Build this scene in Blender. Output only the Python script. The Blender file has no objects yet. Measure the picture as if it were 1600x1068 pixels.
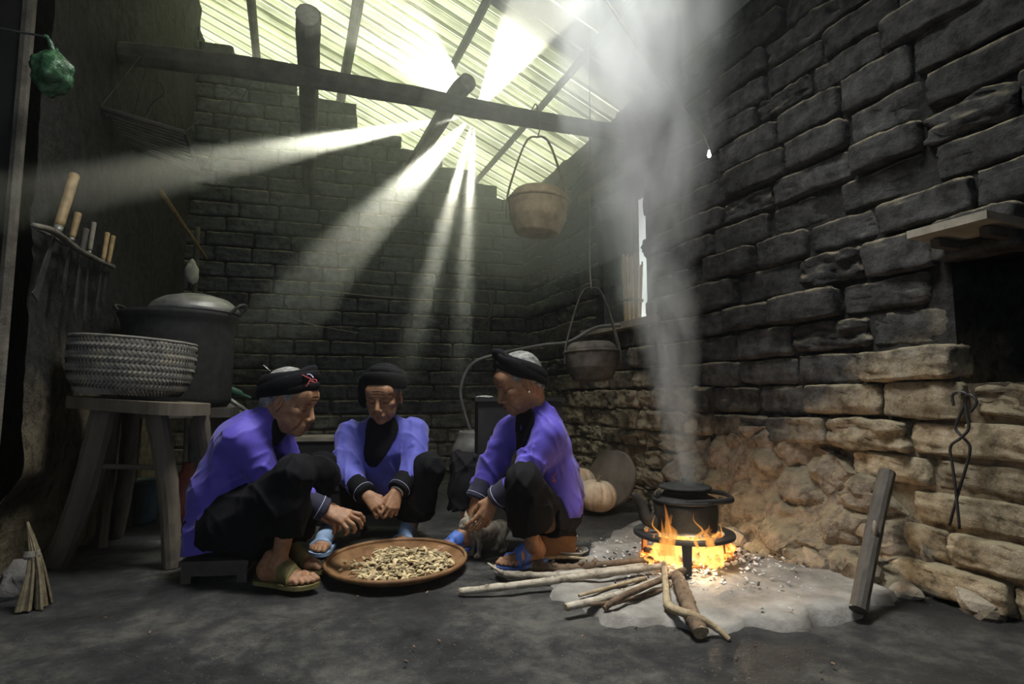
import bpy, bmesh, math, random
import numpy as np
from mathutils import Vector, Matrix, noise as mnoise

scene = bpy.context.scene
col = scene.collection
R = random.Random(7)
rng = np.random.default_rng(11)

# ------------------------------------------------------------------ camera
FPX = 900.0
PITCH = math.atan(86 / FPX)
YAW = math.atan(340 * math.cos(PITCH) / FPX)
CAM = np.array([0.0, 0.0, 0.75])
cam_data = bpy.data.cameras.new('camera')
cam_data.sensor_width = 36.0
cam_data.lens = FPX / 1600 * 36.0
cam_data.clip_start = 0.02
cam = bpy.data.objects.new('camera', cam_data)
col.objects.link(cam)
cam.location = CAM
cam.rotation_euler = (math.pi / 2 + PITCH, 0, -YAW)
scene.camera = cam

# ------------------------------------------------------------------ light
SUN_DIR = Vector((0.25697, 0.85325, 0.45380)).normalized()      # towards the sun, just behind the tie beam
w = bpy.data.worlds.new('sky'); scene.world = w; w.use_nodes = True
w.node_tree.nodes['Background'].inputs[0].default_value = (0.80, 0.90, 0.82, 1)
w.node_tree.nodes['Background'].inputs[1].default_value = 2.0
sd = bpy.data.lights.new('sun', 'SUN'); sd.energy = 40.0; sd.angle = math.radians(0.42); sd.color = (1.0, 0.97, 0.78)
sun = bpy.data.objects.new('sun', sd); col.objects.link(sun)
sun.rotation_euler = SUN_DIR.to_track_quat('Z', 'Y').to_euler()
# added fill from overhead, through a roof opening made up for it
ad = bpy.data.lights.new('overhead_fill', 'AREA'); ad.shape = 'RECTANGLE'; ad.size = 1.0; ad.size_y = 0.9
ad.energy = 72; ad.spread = math.radians(100); ad.color = (0.98, 1.0, 0.97)
al = bpy.data.objects.new('overhead_fill', ad); col.objects.link(al)
al.location = (0.74, 1.86, 4.02); al.rotation_euler = (0, 0, 0)

# added blue fill for the shadows, set in an unseen doorway
dd_ = bpy.data.lights.new('blue_fill', 'AREA'); dd_.shape = 'RECTANGLE'; dd_.size = 1.0; dd_.size_y = 1.9
dd_.energy = 12; dd_.color = (0.45, 0.60, 1.0)
dl = bpy.data.objects.new('blue_fill', dd_); col.objects.link(dl)
dl.location = (-1.07, -1.33, 1.05); dl.rotation_euler = (math.pi / 2, 0, 0)

scene.view_settings.view_transform = 'Standard'
scene.view_settings.look = 'None'
scene.view_settings.gamma = 1.0
scene.view_settings.use_curve_mapping = False
scene.view_settings.exposure = 0.0
cy = scene.cycles
cy.use_denoising = True
cy.max_bounces = 6; cy.diffuse_bounces = 3; cy.glossy_bounces = 2; cy.transmission_bounces = 3
cy.volume_bounces = 1; cy.transparent_max_bounces = 12
cy.sample_clamp_indirect = 4.0
cy.volume_step_rate = 1.0; cy.volume_max_steps = 128
cy.adaptive_threshold = 0.015
cy.caustics_reflective = False; cy.caustics_refractive = False

# ------------------------------------------------------------------ geometry helpers
FW = np.array([math.sin(YAW) * math.cos(PITCH), math.cos(YAW) * math.cos(PITCH), math.sin(PITCH)])
RT = np.array([math.cos(YAW), -math.sin(YAW), 0.0])
UP = np.cross(RT, FW)

def ray(x, y): return FW + RT * (x - 800) / FPX - UP * (y - 534) / FPX
def P(x, y, d): return CAM + ray(x, y) * d                        # point seen at a pixel, d metres in front
def onfloor(x, y, z=0.0):
    r = ray(x, y); return CAM + r * (z - CAM[2]) / r[2]
def onX(x, y, X):
    r = ray(x, y); return CAM + r * X / r[0]
def onY(x, y, Y):
    r = ray(x, y); return CAM + r * Y / r[1]

def link(name, data, parent=None):
    o = bpy.data.objects.new(name, data); col.objects.link(o)
    if parent is not None: o.parent = parent
    return o
def mesh(name, v, f, smooth=False):
    m = bpy.data.meshes.new(name)
    v = np.asarray(v, dtype=float)
    m.from_pydata(v.tolist(), [], [tuple(int(i) for i in q) for q in f])
    if smooth: m.polygons.foreach_set('use_smooth', np.ones(len(m.polygons), dtype=bool))
    m.update()
    return m
def mk(name, vf, mat, parent=None, smooth=False):
    m = mesh(name, vf[0], vf[1], smooth)
    m.materials.append(MAT[mat] if isinstance(mat, str) else mat)
    o = link(name, m, parent)
    if parent is not None: o.matrix_parent_inverse = parent_inv(parent)
    return o
def parent_inv(p):
    return Matrix.LocRotScale(p.location, p.rotation_euler, p.scale).inverted()
def thing(name, label, cat, loc=(0, 0, 0), group=None, kind=None):
    o = link(name, None); o.location = Vector([float(c) for c in loc]); o.empty_display_size = 0.05
    tag(o, label, cat, group, kind); return o
def tag(o, label=None, cat=None, group=None, kind=None):
    if label: o['label'] = label
    if cat: o['category'] = cat
    if group: o['group'] = group
    if kind: o['kind'] = kind
    return o
def join(*vfs):
    V = []; Fs = []; n = 0
    for v, f in vfs:
        V.append(np.asarray(v, float).reshape(-1, 3)); Fs += [tuple(i + n for i in q) for q in f]; n += len(V[-1])
    return np.vstack(V), Fs

BOXF = [(0, 3, 2, 1), (4, 5, 6, 7), (0, 1, 5, 4), (1, 2, 6, 5), (2, 3, 7, 6), (3, 0, 4, 7)]
def box(c, size, M=None):
    s = np.array(size) / 2.0
    v = np.array([[-1, -1, -1], [1, -1, -1], [1, 1, -1], [-1, 1, -1], [-1, -1, 1], [1, -1, 1], [1, 1, 1], [-1, 1, 1]], float) * s
    if M is not None: v = v @ np.array(M).T
    return v + np.array(c), list(BOXF)
def rotm(rx=0, ry=0, rz=0, deg=True):
    k = math.pi / 180 if deg else 1
    from mathutils import Euler
    return np.array(Euler((rx * k, ry * k, rz * k)).to_matrix())
def frame(d):
    d = np.asarray(d, float); d = d / np.linalg.norm(d)
    a = np.array([0, 0, 1.0]) if abs(d[2]) < 0.9 else np.array([1.0, 0, 0])
    u = np.cross(a, d); u /= np.linalg.norm(u); v = np.cross(d, u)
    return u, v, d
def smooth_path(pts, n):
    pts = np.asarray(pts, float); k = len(pts)
    if k < 3:
        t = np.linspace(0, 1, n)[:, None]; return pts[0] * (1 - t) + pts[-1] * t
    out = []
    ts = np.linspace(0, k - 1, n)
    for t in ts:
        i = min(int(t), k - 2); u = t - i
        p0 = pts[max(i - 1, 0)]; p1 = pts[i]; p2 = pts[i + 1]; p3 = pts[min(i + 2, k - 1)]
        out.append(0.5 * ((2 * p1) + (-p0 + p2) * u + (2 * p0 - 5 * p1 + 4 * p2 - p3) * u * u + (-p0 + 3 * p1 - 3 * p2 + p3) * u ** 3))
    return np.array(out)
def tube(pts, r, n=8, steps=None, cap=True, jit=0.0, flat=1.0, seed=0):
    """a round bar along a smooth path; r is one radius or one per path point"""
    pts = np.asarray(pts, float)
    steps = steps or (2 if len(pts) == 2 else (len(pts) - 1) * 5 + 1)
    rr = np.asarray(r if np.ndim(r) else [r] * len(pts), float)
    rad = np.interp(np.linspace(0, len(rr) - 1, steps), np.arange(len(rr)), rr)
    c = smooth_path(pts, steps)
    t = np.gradient(c, axis=0)
    u, v, _ = frame(t[0]); g = np.random.default_rng(seed)
    V = []
    for i in range(steps):
        d = t[i] / (np.linalg.norm(t[i]) + 1e-12)
        u = u - d * (u @ d); u /= np.linalg.norm(u); v = np.cross(d, u)
        a = np.linspace(0, 2 * math.pi, n, endpoint=False)
        k = rad[i] * (1 + jit * g.standard_normal(n))
        V.append(c[i] + np.outer(np.cos(a) * k, u) + np.outer(np.sin(a) * k * flat, v))
    V = np.vstack(V); F = []
    for i in range(steps - 1):
        for j in range(n):
            F.append((i * n + j, i * n + (j + 1) % n, (i + 1) * n + (j + 1) % n, (i + 1) * n + j))
    if cap:
        F.append(tuple(range(n - 1, -1, -1))); F.append(tuple(range((steps - 1) * n, steps * n)))
    return V, F
def lathe(prof, n=32, c=(0, 0, 0), M=None, disp=None, cap=False):
    """prof: list of (radius, z)"""
    V = []; F = []
    for i, (r, z) in enumerate(prof):
        for j in range(n):
            a = 2 * math.pi * j / n
            k = r + (disp(i, j, a, z) if disp else 0)
            V.append((k * math.cos(a), k * math.sin(a), z))
    for i in range(len(prof) - 1):
        for j in range(n):
            F.append((i * n + j, i * n + (j + 1) % n, (i + 1) * n + (j + 1) % n, (i + 1) * n + j))
    if cap:
        F.append(tuple(range(n - 1, -1, -1))); F.append(tuple(range((len(prof) - 1) * n, len(prof) * n)))
    V = np.array(V)
    if M is not None: V = V @ np.array(M).T
    return V + np.array(c), F
def fbm(p, s=1.0, o=4, off=0.0):
    return mnoise.fractal(Vector((p[0] * s + off, p[1] * s + off * 1.7, p[2] * s - off)), 1.0, 2.1, o)
def resample(prof, n):
    prof = np.array(prof, float); d = np.r_[0, np.cumsum(np.hypot(*np.diff(prof, axis=0).T))]
    t = np.linspace(0, d[-1], n)
    return list(zip(np.interp(t, d, prof[:, 0]), np.interp(t, d, prof[:, 1])))

# ------------------------------------------------------------------ materials
MAT = {}
def material(name, build):
    m = bpy.data.materials.new(name); m.use_nodes = True
    nt = m.node_tree; nt.nodes.clear()
    out = nt.nodes.new('ShaderNodeOutputMaterial')
    build(nt, out); MAT[name] = m; return m
class G:
    """small helper to wire nodes"""
    def __init__(s, nt): s.nt = nt
    def n(s, t, **kw):
        x = s.nt.nodes.new('ShaderNode' + t)
        for k, v in kw.items():
            if k.startswith('i_'): x.inputs[k[2:].replace('_', ' ')].default_value = v
            else: setattr(x, k, v)
        return x
    def l(s, a, b): s.nt.links.new(a, b)
    def ramp(s, fac, stops):
        r = s.n('ValToRGB'); e = r.color_ramp.elements
        while len(e) < len(stops): e.new(0.5)
        for k, (p, c) in zip(e, stops):
            k.position = p; k.color = (*c, 1) if len(c) == 3 else c
        s.l(fac, r.inputs[0]); return r.outputs[0]
    def mix(s, fac, a, b, mode='MIX'):
        m = s.n('MixRGB', blend_type=mode)
        for k, v in ((0, fac), (1, a), (2, b)):
            if hasattr(v, 'is_output'): s.l(v, m.inputs[k])
            elif k == 0: m.inputs[0].default_value = v
            else: m.inputs[k].default_value = (*v, 1)
        return m.outputs[0]
    def math(s, op, a, b=0.0, clamp=False):
        m = s.n('Math', operation=op, use_clamp=clamp)
        for k, v in ((0, a), (1, b)):
            if hasattr(v, 'is_output'): s.l(v, m.inputs[k])
            else: m.inputs[k].default_value = v
        return m.outputs[0]
def surf(name, c1, c2, scale=8.0, rough=0.8, bump=0.3, detail=6, coord='Object', c3=None, fine=None, spec=0.3, metal=0.0,
         dist=0.01, stretch=None, rand=0.0, sheen=0.0):
    """noise-mixed two or three tone surface with relief"""
    def b(nt, out):
        g = G(nt); tc = g.n('TexCoord'); vec = tc.outputs['Object' if coord == 'World' else coord]
        if coord == 'World': vec = g.n('NewGeometry').outputs['Position']
        if stretch:
            mp = g.n('Mapping'); mp.inputs['Scale'].default_value = stretch; g.l(vec, mp.inputs[0]); vec = mp.outputs[0]
        no = g.n('TexNoise', i_Scale=scale, i_Detail=float(detail), i_Roughness=0.62); g.l(vec, no.inputs['Vector'])
        stops = [(0.32, c1), (0.68, c2)] if c3 is None else [(0.28, c1), (0.5, c2), (0.74, c3)]
        colr = g.ramp(no.outputs['Fac'], stops)
        if rand:
            oi = g.n('ObjectInfo'); hs = g.n('HueSaturation'); g.l(colr, hs.inputs['Color'])
            v = g.math('MULTIPLY_ADD', oi.outputs['Random'], rand); v.node.inputs[2].default_value = 1 - rand / 2
            g.l(v, hs.inputs['Value']); colr = hs.outputs[0]
        pb = g.n('BsdfPrincipled'); g.l(colr, pb.inputs['Base Color'])
        pb.inputs['Roughness'].default_value = rough; pb.inputs['Metallic'].default_value = metal
        pb.inputs['Specular IOR Level'].default_value = spec
        if sheen: pb.inputs['Sheen Weight'].default_value = sheen
        if bump:
            n2 = g.n('TexNoise', i_Scale=(fine or scale * 4), i_Detail=8.0, i_Roughness=0.7); g.l(vec, n2.inputs['Vector'])
            bp = g.n('Bump', i_Strength=bump, i_Distance=dist); g.l(n2.outputs['Fac'], bp.inputs['Height']); g.l(bp.outputs[0], pb.inputs['Normal'])
        g.l(pb.outputs[0], out.inputs[0])
    return material(name, b)

# adobe: soot on the upper wall, cleaner clay lower down, in a ragged line with patches
def adobe(name, soot, clay, pale, level, soft=0.35, bump=0.75, stain=0.0):
    def b(nt, out):
        g = G(nt); geo = g.n('NewGeometry'); pos = geo.outputs['Position']
        big = g.n('TexNoise', i_Scale=1.6, i_Detail=5.0, i_Roughness=0.65); g.l(pos, big.inputs['Vector'])
        sx = g.n('SeparateXYZ'); g.l(pos, sx.inputs[0])
        h = g.math('MULTIPLY_ADD', big.outputs['Fac'], -1.5); h.node.inputs[2].default_value = 0.75
        z = g.math('ADD', sx.outputs['Z'], h)
        if stain:                                    # the fire has blackened the wall above it lower down
            q = g.math('DIVIDE', g.math('SUBTRACT', sx.outputs['Y'], 2.45), 0.95); q = g.math('SUBTRACT', 1.0, g.math('MULTIPLY', q, q), clamp=True)
            z = g.math('ADD', z, g.math('MULTIPLY', q, stain))
        z = g.math('SUBTRACT', z, level); z = g.math('DIVIDE', z, soft, clamp=True)      # 0 clean .. 1 sooty
        mid = g.n('TexNoise', i_Scale=14.0, i_Detail=7.0, i_Roughness=0.7); g.l(pos, mid.inputs['Vector'])
        cl = g.ramp(mid.outputs['Fac'], [(0.34, tuple(c * 0.35 for c in clay)), (0.48, clay), (0.66, pale)])
        so = g.ramp(mid.outputs['Fac'], [(0.34, tuple(c * 0.42 for c in soot)), (0.5, soot), (0.70, tuple(c * 1.7 for c in soot))])
        c = g.mix(z, cl, so)
        oi = g.n('ObjectInfo'); hs = g.n('HueSaturation'); g.l(c, hs.inputs['Color'])
        v = g.math('MULTIPLY_ADD', oi.outputs['Random'], 0.5); v.node.inputs[2].default_value = 0.75; g.l(v, hs.inputs['Value'])
        nz = g.n('SeparateXYZ'); g.l(geo.outputs['Normal'], nz.inputs[0])          # brick-top highlight painted in: upward faces tinted pale, dust-coloured
        top_lit = g.ramp(nz.outputs['Z'], [(0.30, (0,) * 3), (0.72, (1,) * 3)]); top_lit = g.math('MULTIPLY', top_lit, g.ramp(mid.outputs['Fac'], [(0.36, (0.15,) * 3), (0.56, (0.85,) * 3)]))
        fin = g.mix(top_lit, hs.outputs[0], (0.40, 0.34, 0.22))
        pb = g.n('BsdfPrincipled'); g.l(fin, pb.inputs['Base Color']); pb.inputs['Roughness'].default_value = 0.93
        pb.inputs['Specular IOR Level'].default_value = 0.2
        n2 = g.n('TexNoise', i_Scale=38.0, i_Detail=8.0, i_Roughness=0.72); g.l(pos, n2.inputs['Vector'])
        vo = g.n('TexVoronoi', i_Scale=22.0); g.l(pos, vo.inputs['Vector'])
        hh = g.math('MULTIPLY_ADD', vo.outputs['Distance'], 0.35); g.l(n2.outputs['Fac'], hh.node.inputs[2])
        bp = g.n('Bump', i_Strength=bump, i_Distance=0.035); g.l(hh, bp.inputs['Height']); g.l(bp.outputs[0], pb.inputs['Normal'])
        g.l(pb.outputs[0], out.inputs[0])
    material(name, b)
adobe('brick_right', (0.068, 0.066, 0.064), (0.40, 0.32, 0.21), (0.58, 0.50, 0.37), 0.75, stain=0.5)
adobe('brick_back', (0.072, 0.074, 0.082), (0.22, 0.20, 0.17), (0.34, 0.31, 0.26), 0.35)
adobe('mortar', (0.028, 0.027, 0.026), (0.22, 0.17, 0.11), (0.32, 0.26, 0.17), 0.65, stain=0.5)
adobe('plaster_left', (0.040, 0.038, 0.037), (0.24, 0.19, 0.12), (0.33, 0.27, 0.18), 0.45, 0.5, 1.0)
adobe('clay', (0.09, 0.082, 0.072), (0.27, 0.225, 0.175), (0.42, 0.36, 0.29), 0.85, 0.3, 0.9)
surf('stone', (0.24, 0.20, 0.15), (0.46, 0.41, 0.33), 7, 0.9, 0.8, coord='World', dist=0.02, fine=30, rand=0.4)
surf('dark_rock', (0.10, 0.095, 0.09), (0.20, 0.18, 0.16), 7, 0.9, 0.8, coord='World', dist=0.02, fine=30)

def floor_mat(nt, out):
    g = G(nt); pos = g.n('NewGeometry').outputs['Position']
    n1 = g.n('TexNoise', i_Scale=1.7, i_Detail=8.0, i_Roughness=0.65); g.l(pos, n1.inputs['Vector'])
    n2 = g.n('TexNoise', i_Scale=16.0, i_Detail=8.0, i_Roughness=0.7); g.l(pos, n2.inputs['Vector'])
    f = g.math('MULTIPLY_ADD', n2.outputs['Fac'], 0.5); g.l(n1.outputs['Fac'], f.node.inputs[2])
    c = g.ramp(f, [(0.58, (0.014, 0.014, 0.016)), (0.74, (0.040, 0.039, 0.039)), (0.92, (0.14, 0.13, 0.112))])
    sp = g.n('TexVoronoi', i_Scale=55.0); g.l(pos, sp.inputs['Vector'])
    fleck = g.ramp(sp.outputs['Distance'], [(0.09, (1, 1, 1)), (0.13, (0, 0, 0))])
    c = g.mix(fleck, c, (0.24, 0.2, 0.14))
    pb = g.n('BsdfPrincipled'); g.l(c, pb.inputs['Base Color'])
    rr = g.ramp(n1.outputs['Fac'], [(0.35, (0.42,) * 3), (0.65, (0.75,) * 3)]); g.l(rr, pb.inputs['Roughness'])
    n3 = g.n('TexNoise', i_Scale=26.0, i_Detail=9.0, i_Roughness=0.7); g.l(pos, n3.inputs['Vector'])
    bp = g.n('Bump', i_Strength=0.9, i_Distance=0.03); g.l(g.math('ADD', n3.outputs['Fac'], g.math('MULTIPLY', n2.outputs['Fac'], 1.5)), bp.inputs['Height'])
    g.l(bp.outputs[0], pb.inputs['Normal']); g.l(pb.outputs[0], out.inputs[0])
material('earth_floor', floor_mat)
surf('ash', (0.10, 0.092, 0.082), (0.24, 0.22, 0.195), 5, 0.95, 0.6, coord='World', fine=60, dist=0.008, c3=(0.42, 0.40, 0.37))
surf('ash_flake', (0.35, 0.34, 0.33), (0.7, 0.68, 0.66), 30, 0.95, 0, coord='World', rand=0.6)
surf('charcoal', (0.02, 0.02, 0.02), (0.07, 0.065, 0.06), 30, 0.9, 0.4, coord='World')
surf('old_wood', (0.06, 0.046, 0.032), (0.17, 0.14, 0.105), 6, 0.75, 0.5, stretch=(1, 1, 0.2), dist=0.006)
surf('dark_wood', (0.035, 0.03, 0.026), (0.10, 0.085, 0.07), 6, 0.7, 0.5, dist=0.006, coord='World')
surf('grey_wood', (0.15, 0.13, 0.10), (0.34, 0.30, 0.24), 7, 0.75, 0.5, dist=0.006, coord='World')
surf('log_wood', (0.06, 0.05, 0.042), (0.16, 0.14, 0.11), 9, 0.85, 0.7, dist=0.012, coord='World')
surf('log_end', (0.16, 0.13, 0.11), (0.30, 0.26, 0.23), 30, 0.9, 0.6, coord='World')
surf('bark_pale', (0.13, 0.10, 0.075), (0.42, 0.36, 0.28), 26, 0.85, 0.7, coord='World', dist=0.006, c3=(0.55, 0.50, 0.42))
surf('bark_brown', (0.07, 0.045, 0.03), (0.24, 0.16, 0.10), 22, 0.85, 0.7, coord='World', dist=0.006)
surf('branch_tan', (0.22, 0.15, 0.08), (0.50, 0.40, 0.26), 26, 0.8, 0.5, coord='World', dist=0.005)
surf('bamboo', (0.36, 0.27, 0.13), (0.60, 0.48, 0.28), 20, 0.55, 0.2, coord='World', rand=0.5)
surf('handle_wood', (0.22, 0.14, 0.06), (0.42, 0.29, 0.14), 18, 0.55, 0.3, coord='World', rand=0.5, dist=0.004)
surf('iron', (0.012, 0.012, 0.013), (0.04, 0.038, 0.036), 12, 0.45, 0.4, coord='World', spec=0.5, dist=0.004)
surf('soot_iron', (0.010, 0.010, 0.010), (0.028, 0.027, 0.026), 20, 0.7, 0.55, coord='World', spec=0.25, dist=0.004)
surf('blade', (0.03, 0.03, 0.032), (0.10, 0.10, 0.10), 14, 0.4, 0.2, coord='World', metal=0.6)
surf('rusty_iron', (0.20, 0.09, 0.03), (0.34, 0.18, 0.07), 20, 0.7, 0.4, coord='World', dist=0.004)
surf('dull_metal', (0.16, 0.155, 0.145), (0.33, 0.32, 0.29), 9, 0.45, 0.25, coord='World', metal=0.5, dist=0.004)
surf('wicker', (0.20, 0.14, 0.07), (0.42, 0.32, 0.18), 14, 0.7, 0.35, coord='World', dist=0.004)
surf('wicker_grey', (0.085, 0.08, 0.07), (0.19, 0.175, 0.15), 16, 0.75, 0.35, coord='World', dist=0.004, c3=(0.27, 0.23, 0.15))
surf('wicker_dark', (0.05, 0.042, 0.035), (0.15, 0.13, 0.105), 14, 0.75, 0.35, coord='World', dist=0.004)
surf('tray_wicker', (0.12, 0.055, 0.022), (0.28, 0.155, 0.07), 14, 0.6, 0.35, coord='World', dist=0.004)
surf('chip', (0.34, 0.25, 0.12), (0.62, 0.50, 0.30), 40, 0.85, 0.3, coord='World', rand=0.9, dist=0.003)
surf('pumpkin', (0.42, 0.27, 0.15), (0.66, 0.52, 0.36), 9, 0.6, 0.25, coord='World', dist=0.006, c3=(0.72, 0.60, 0.45))
surf('wicker_base', (0.05, 0.047, 0.042), (0.12, 0.11, 0.095), 16, 0.8, 0.3, coord='World')
surf('painted_dark', (0.004, 0.004, 0.004), (0.011, 0.010, 0.010), 5, 0.9, 0.3, coord='World')  # near-black colour painting in the dark at the left edge
surf('stalk', (0.12, 0.08, 0.05), (0.28, 0.2, 0.12), 30, 0.9, 0.5, coord='World')
surf('cloth_violet', (0.075, 0.052, 0.36), (0.105, 0.078, 0.47), 5, 0.62, 0.12, coord='World', fine=60, dist=0.004, sheen=0.15)
surf('cloth_blue', (0.075, 0.075, 0.36), (0.115, 0.12, 0.46), 5, 0.65, 0.12, coord='World', fine=60, dist=0.004, sheen=0.15)
surf('cloth_black', (0.0035, 0.0035, 0.0045), (0.0085, 0.008, 0.0095), 6, 0.85, 0.2, coord='World', fine=50, dist=0.006, spec=0.15)
surf('cloth_navy', (0.014, 0.013, 0.03), (0.03, 0.028, 0.055), 6, 0.8, 0.2, coord='World', fine=50, dist=0.006, sheen=0.1)
surf('cloth_turban', (0.003, 0.003, 0.0045), (0.008, 0.0075, 0.009), 10, 0.85, 0.3, coord='World', fine=80, dist=0.006, spec=0.15)
surf('thread', (0.45, 0.42, 0.6), (0.6, 0.58, 0.75), 10, 0.8, 0)
surf('red_thread', (0.35, 0.05, 0.06), (0.5, 0.12, 0.12), 10, 0.8, 0)
surf('hair', (0.03, 0.03, 0.03), (0.34, 0.33, 0.31), 30, 0.55, 0.6, coord='World', dist=0.004, fine=160)
surf('olive_rubber', (0.12, 0.10, 0.035), (0.22, 0.18, 0.075), 20, 0.6, 0.15, coord='World')
surf('blue_rubber', (0.055, 0.12, 0.42), (0.10, 0.19, 0.55), 20, 0.5, 0.1, coord='World')
surf('pale_blue_rubber', (0.18, 0.27, 0.42), (0.30, 0.40, 0.56), 20, 0.6, 0.15, coord='World')
surf('silver', (0.6, 0.58, 0.52), (0.8, 0.78, 0.72), 20, 0.3, 0, metal=0.7)
surf('nail', (0.62, 0.46, 0.38), (0.7, 0.55, 0.46), 20, 0.4, 0)
surf('terracotta', (0.15, 0.065, 0.022), (0.30, 0.14, 0.055), 8, 0.75, 0.4, coord='World', dist=0.006)
surf('black_box', (0.010, 0.010, 0.011), (0.025, 0.025, 0.026), 6, 0.6, 0.2, coord='World')
surf('red_plastic', (0.12, 0.022, 0.014), (0.20, 0.045, 0.03), 6, 0.5, 0.1, coord='World')
surf('blue_plastic', (0.05, 0.075, 0.10), (0.11, 0.15, 0.18), 6, 0.5, 0.1, coord='World')
surf('green_glass', (0.01, 0.05, 0.03), (0.03, 0.10, 0.06), 6, 0.2, 0, coord='World', spec=0.6)
surf('white_cloth', (0.5, 0.48, 0.44), (0.7, 0.68, 0.64), 6, 0.8, 0.3, coord='World')
surf('rope', (0.16, 0.14, 0.11), (0.30, 0.27, 0.22), 40, 0.9, 0.4, coord='World')
surf('hose', (0.11, 0.105, 0.10), (0.20, 0.19, 0.18), 10, 0.5, 0.1, coord='World')
surf('cat_fur', (0.06, 0.05, 0.042), (0.38, 0.32, 0.24), 26, 0.8, 0.6, coord='World', stretch=(2.2, 2.2, 0.7), dist=0.006, fine=150)
surf('slat_dark', (0.05, 0.045, 0.04), (0.12, 0.105, 0.09), 12, 0.75, 0.3, coord='World', rand=0.4)
surf('ceramic', (0.30, 0.30, 0.27), (0.45, 0.45, 0.40), 8, 0.4, 0, coord='World')
surf('broom_straw', (0.10, 0.08, 0.05), (0.26, 0.21, 0.13), 30, 0.9, 0.4, coord='World')

def bag_mat(nt, out):
    g = G(nt); pos = g.n('NewGeometry').outputs['Position']
    n1 = g.n('TexNoise', i_Scale=30.0, i_Detail=6.0); g.l(pos, n1.inputs['Vector'])
    c = g.ramp(n1.outputs['Fac'], [(0.35, (0.015, 0.05, 0.022)), (0.6, (0.06, 0.16, 0.075)), (0.75, (0.2, 0.33, 0.2))])
    pb = g.n('BsdfPrincipled', i_Roughness=0.25); g.l(c, pb.inputs['Base Color'])
    bp = g.n('Bump', i_Strength=0.8, i_Distance=0.02); g.l(n1.outputs['Fac'], bp.inputs['Height']); g.l(bp.outputs[0], pb.inputs['Normal'])
    g.l(pb.outputs[0], out.inputs[0])
material('green_plastic', bag_mat)

def skin_mat(nt, out):
    g = G(nt); pos = g.n('NewGeometry').outputs['Position']
    n1 = g.n('TexNoise', i_Scale=45.0, i_Detail=6.0); g.l(pos, n1.inputs['Vector'])
    c = g.ramp(n1.outputs['Fac'], [(0.3, (0.24, 0.115, 0.058)), (0.7, (0.38, 0.20, 0.11))])
    at = g.n('Attribute', attribute_name='tint')
    c = g.mix(at.outputs['Fac'], c, (0.10, 0.035, 0.028))
    pb = g.n('BsdfPrincipled', i_Roughness=0.52); g.l(c, pb.inputs['Base Color'])
    pb.inputs['Specular IOR Level'].default_value = 0.4
    pb.inputs['Subsurface Weight'].default_value = 0.0
    wv = g.n('TexNoise', i_Scale=110.0, i_Detail=5.0, i_Roughness=0.7); g.l(pos, wv.inputs['Vector'])
    bp = g.n('Bump', i_Strength=0.45, i_Distance=0.004); g.l(wv.outputs['Fac'], bp.inputs['Height']); g.l(bp.outputs[0], pb.inputs['Normal'])
    g.l(pb.outputs[0], out.inputs[0])
material('skin', skin_mat)

def sheet_mat(name, c, t, rough_c):
    def b(nt, out):
        g = G(nt); pos = g.n('NewGeometry').outputs['Position']
        n1 = g.n('TexNoise', i_Scale=2.5, i_Detail=7.0, i_Roughness=0.65); g.l(pos, n1.inputs['Vector'])
        cc = g.ramp(n1.outputs['Fac'], [(0.3, tuple(k * 0.55 for k in c)), (0.65, c)])
        oi = g.n('ObjectInfo'); hs = g.n('HueSaturation'); g.l(cc, hs.inputs['Color'])
        v = g.math('MULTIPLY_ADD', oi.outputs['Random'], 0.6); v.node.inputs[2].default_value = 0.7; g.l(v, hs.inputs['Value'])
        tr = g.n('BsdfTranslucent'); g.l(hs.outputs[0], tr.inputs[0])
        df = g.n('BsdfDiffuse'); df.inputs[0].default_value = (*rough_c, 1)
        mx = g.n('MixShader'); mx.inputs[0].default_value = t
        g.l(df.outputs[0], mx.inputs[1]); g.l(tr.outputs[0], mx.inputs[2]); g.l(mx.outputs[0], out.inputs[0])
    material(name, b)
sheet_mat('roof_translucent', (0.27, 0.29, 0.21), 0.6, (0.25, 0.25, 0.2))
sheet_mat('light_line', (0.75, 0.78, 0.60), 0.8, (0.3, 0.3, 0.25))
surf('roof_opaque', (0.05, 0.05, 0.05), (0.13, 0.13, 0.125), 4, 0.85, 0.3, coord='World')

def emis(name, stops, strength, solid=False):
    """flame: colour and strength run along the flame's own height, thinner towards the tip"""
    def b(nt, out):
        g = G(nt); tc = g.n('TexCoord'); sx = g.n('SeparateXYZ'); g.l(tc.outputs['Generated'], sx.inputs[0])
        c = g.ramp(sx.outputs['Z'], stops)
        em = g.n('Emission'); g.l(c, em.inputs[0]); em.inputs[1].default_value = strength
        if solid: g.l(em.outputs[0], out.inputs[0]); return
        tr = g.n('BsdfTransparent'); mx = g.n('MixShader')
        lw = g.n('LayerWeight', i_Blend=0.35)
        a = g.math('POWER', g.math('SUBTRACT', 1.0, lw.outputs['Facing']), 1.6)
        fade = g.ramp(sx.outputs['Z'], [(0.0, (0.62,) * 3), (0.45, (0.40,) * 3), (1.0, (0.0,) * 3)])
        a = g.math('MULTIPLY', a, fade)
        g.l(a, mx.inputs[0]); g.l(tr.outputs[0], mx.inputs[1]); g.l(em.outputs[0], mx.inputs[2]); g.l(mx.outputs[0], out.inputs[0])
    material(name, b)
emis('flame', [(0.0, (1.0, 0.55, 0.16)), (0.35, (1.0, 0.48, 0.11)), (1.0, (1.0, 0.34, 0.06))], 2.3)
emis('flame_soft', [(0.0, (1.0, 0.42, 0.09)), (0.5, (1.0, 0.40, 0.08)), (1.0, (1.0, 0.28, 0.04))], 1.25)
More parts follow.
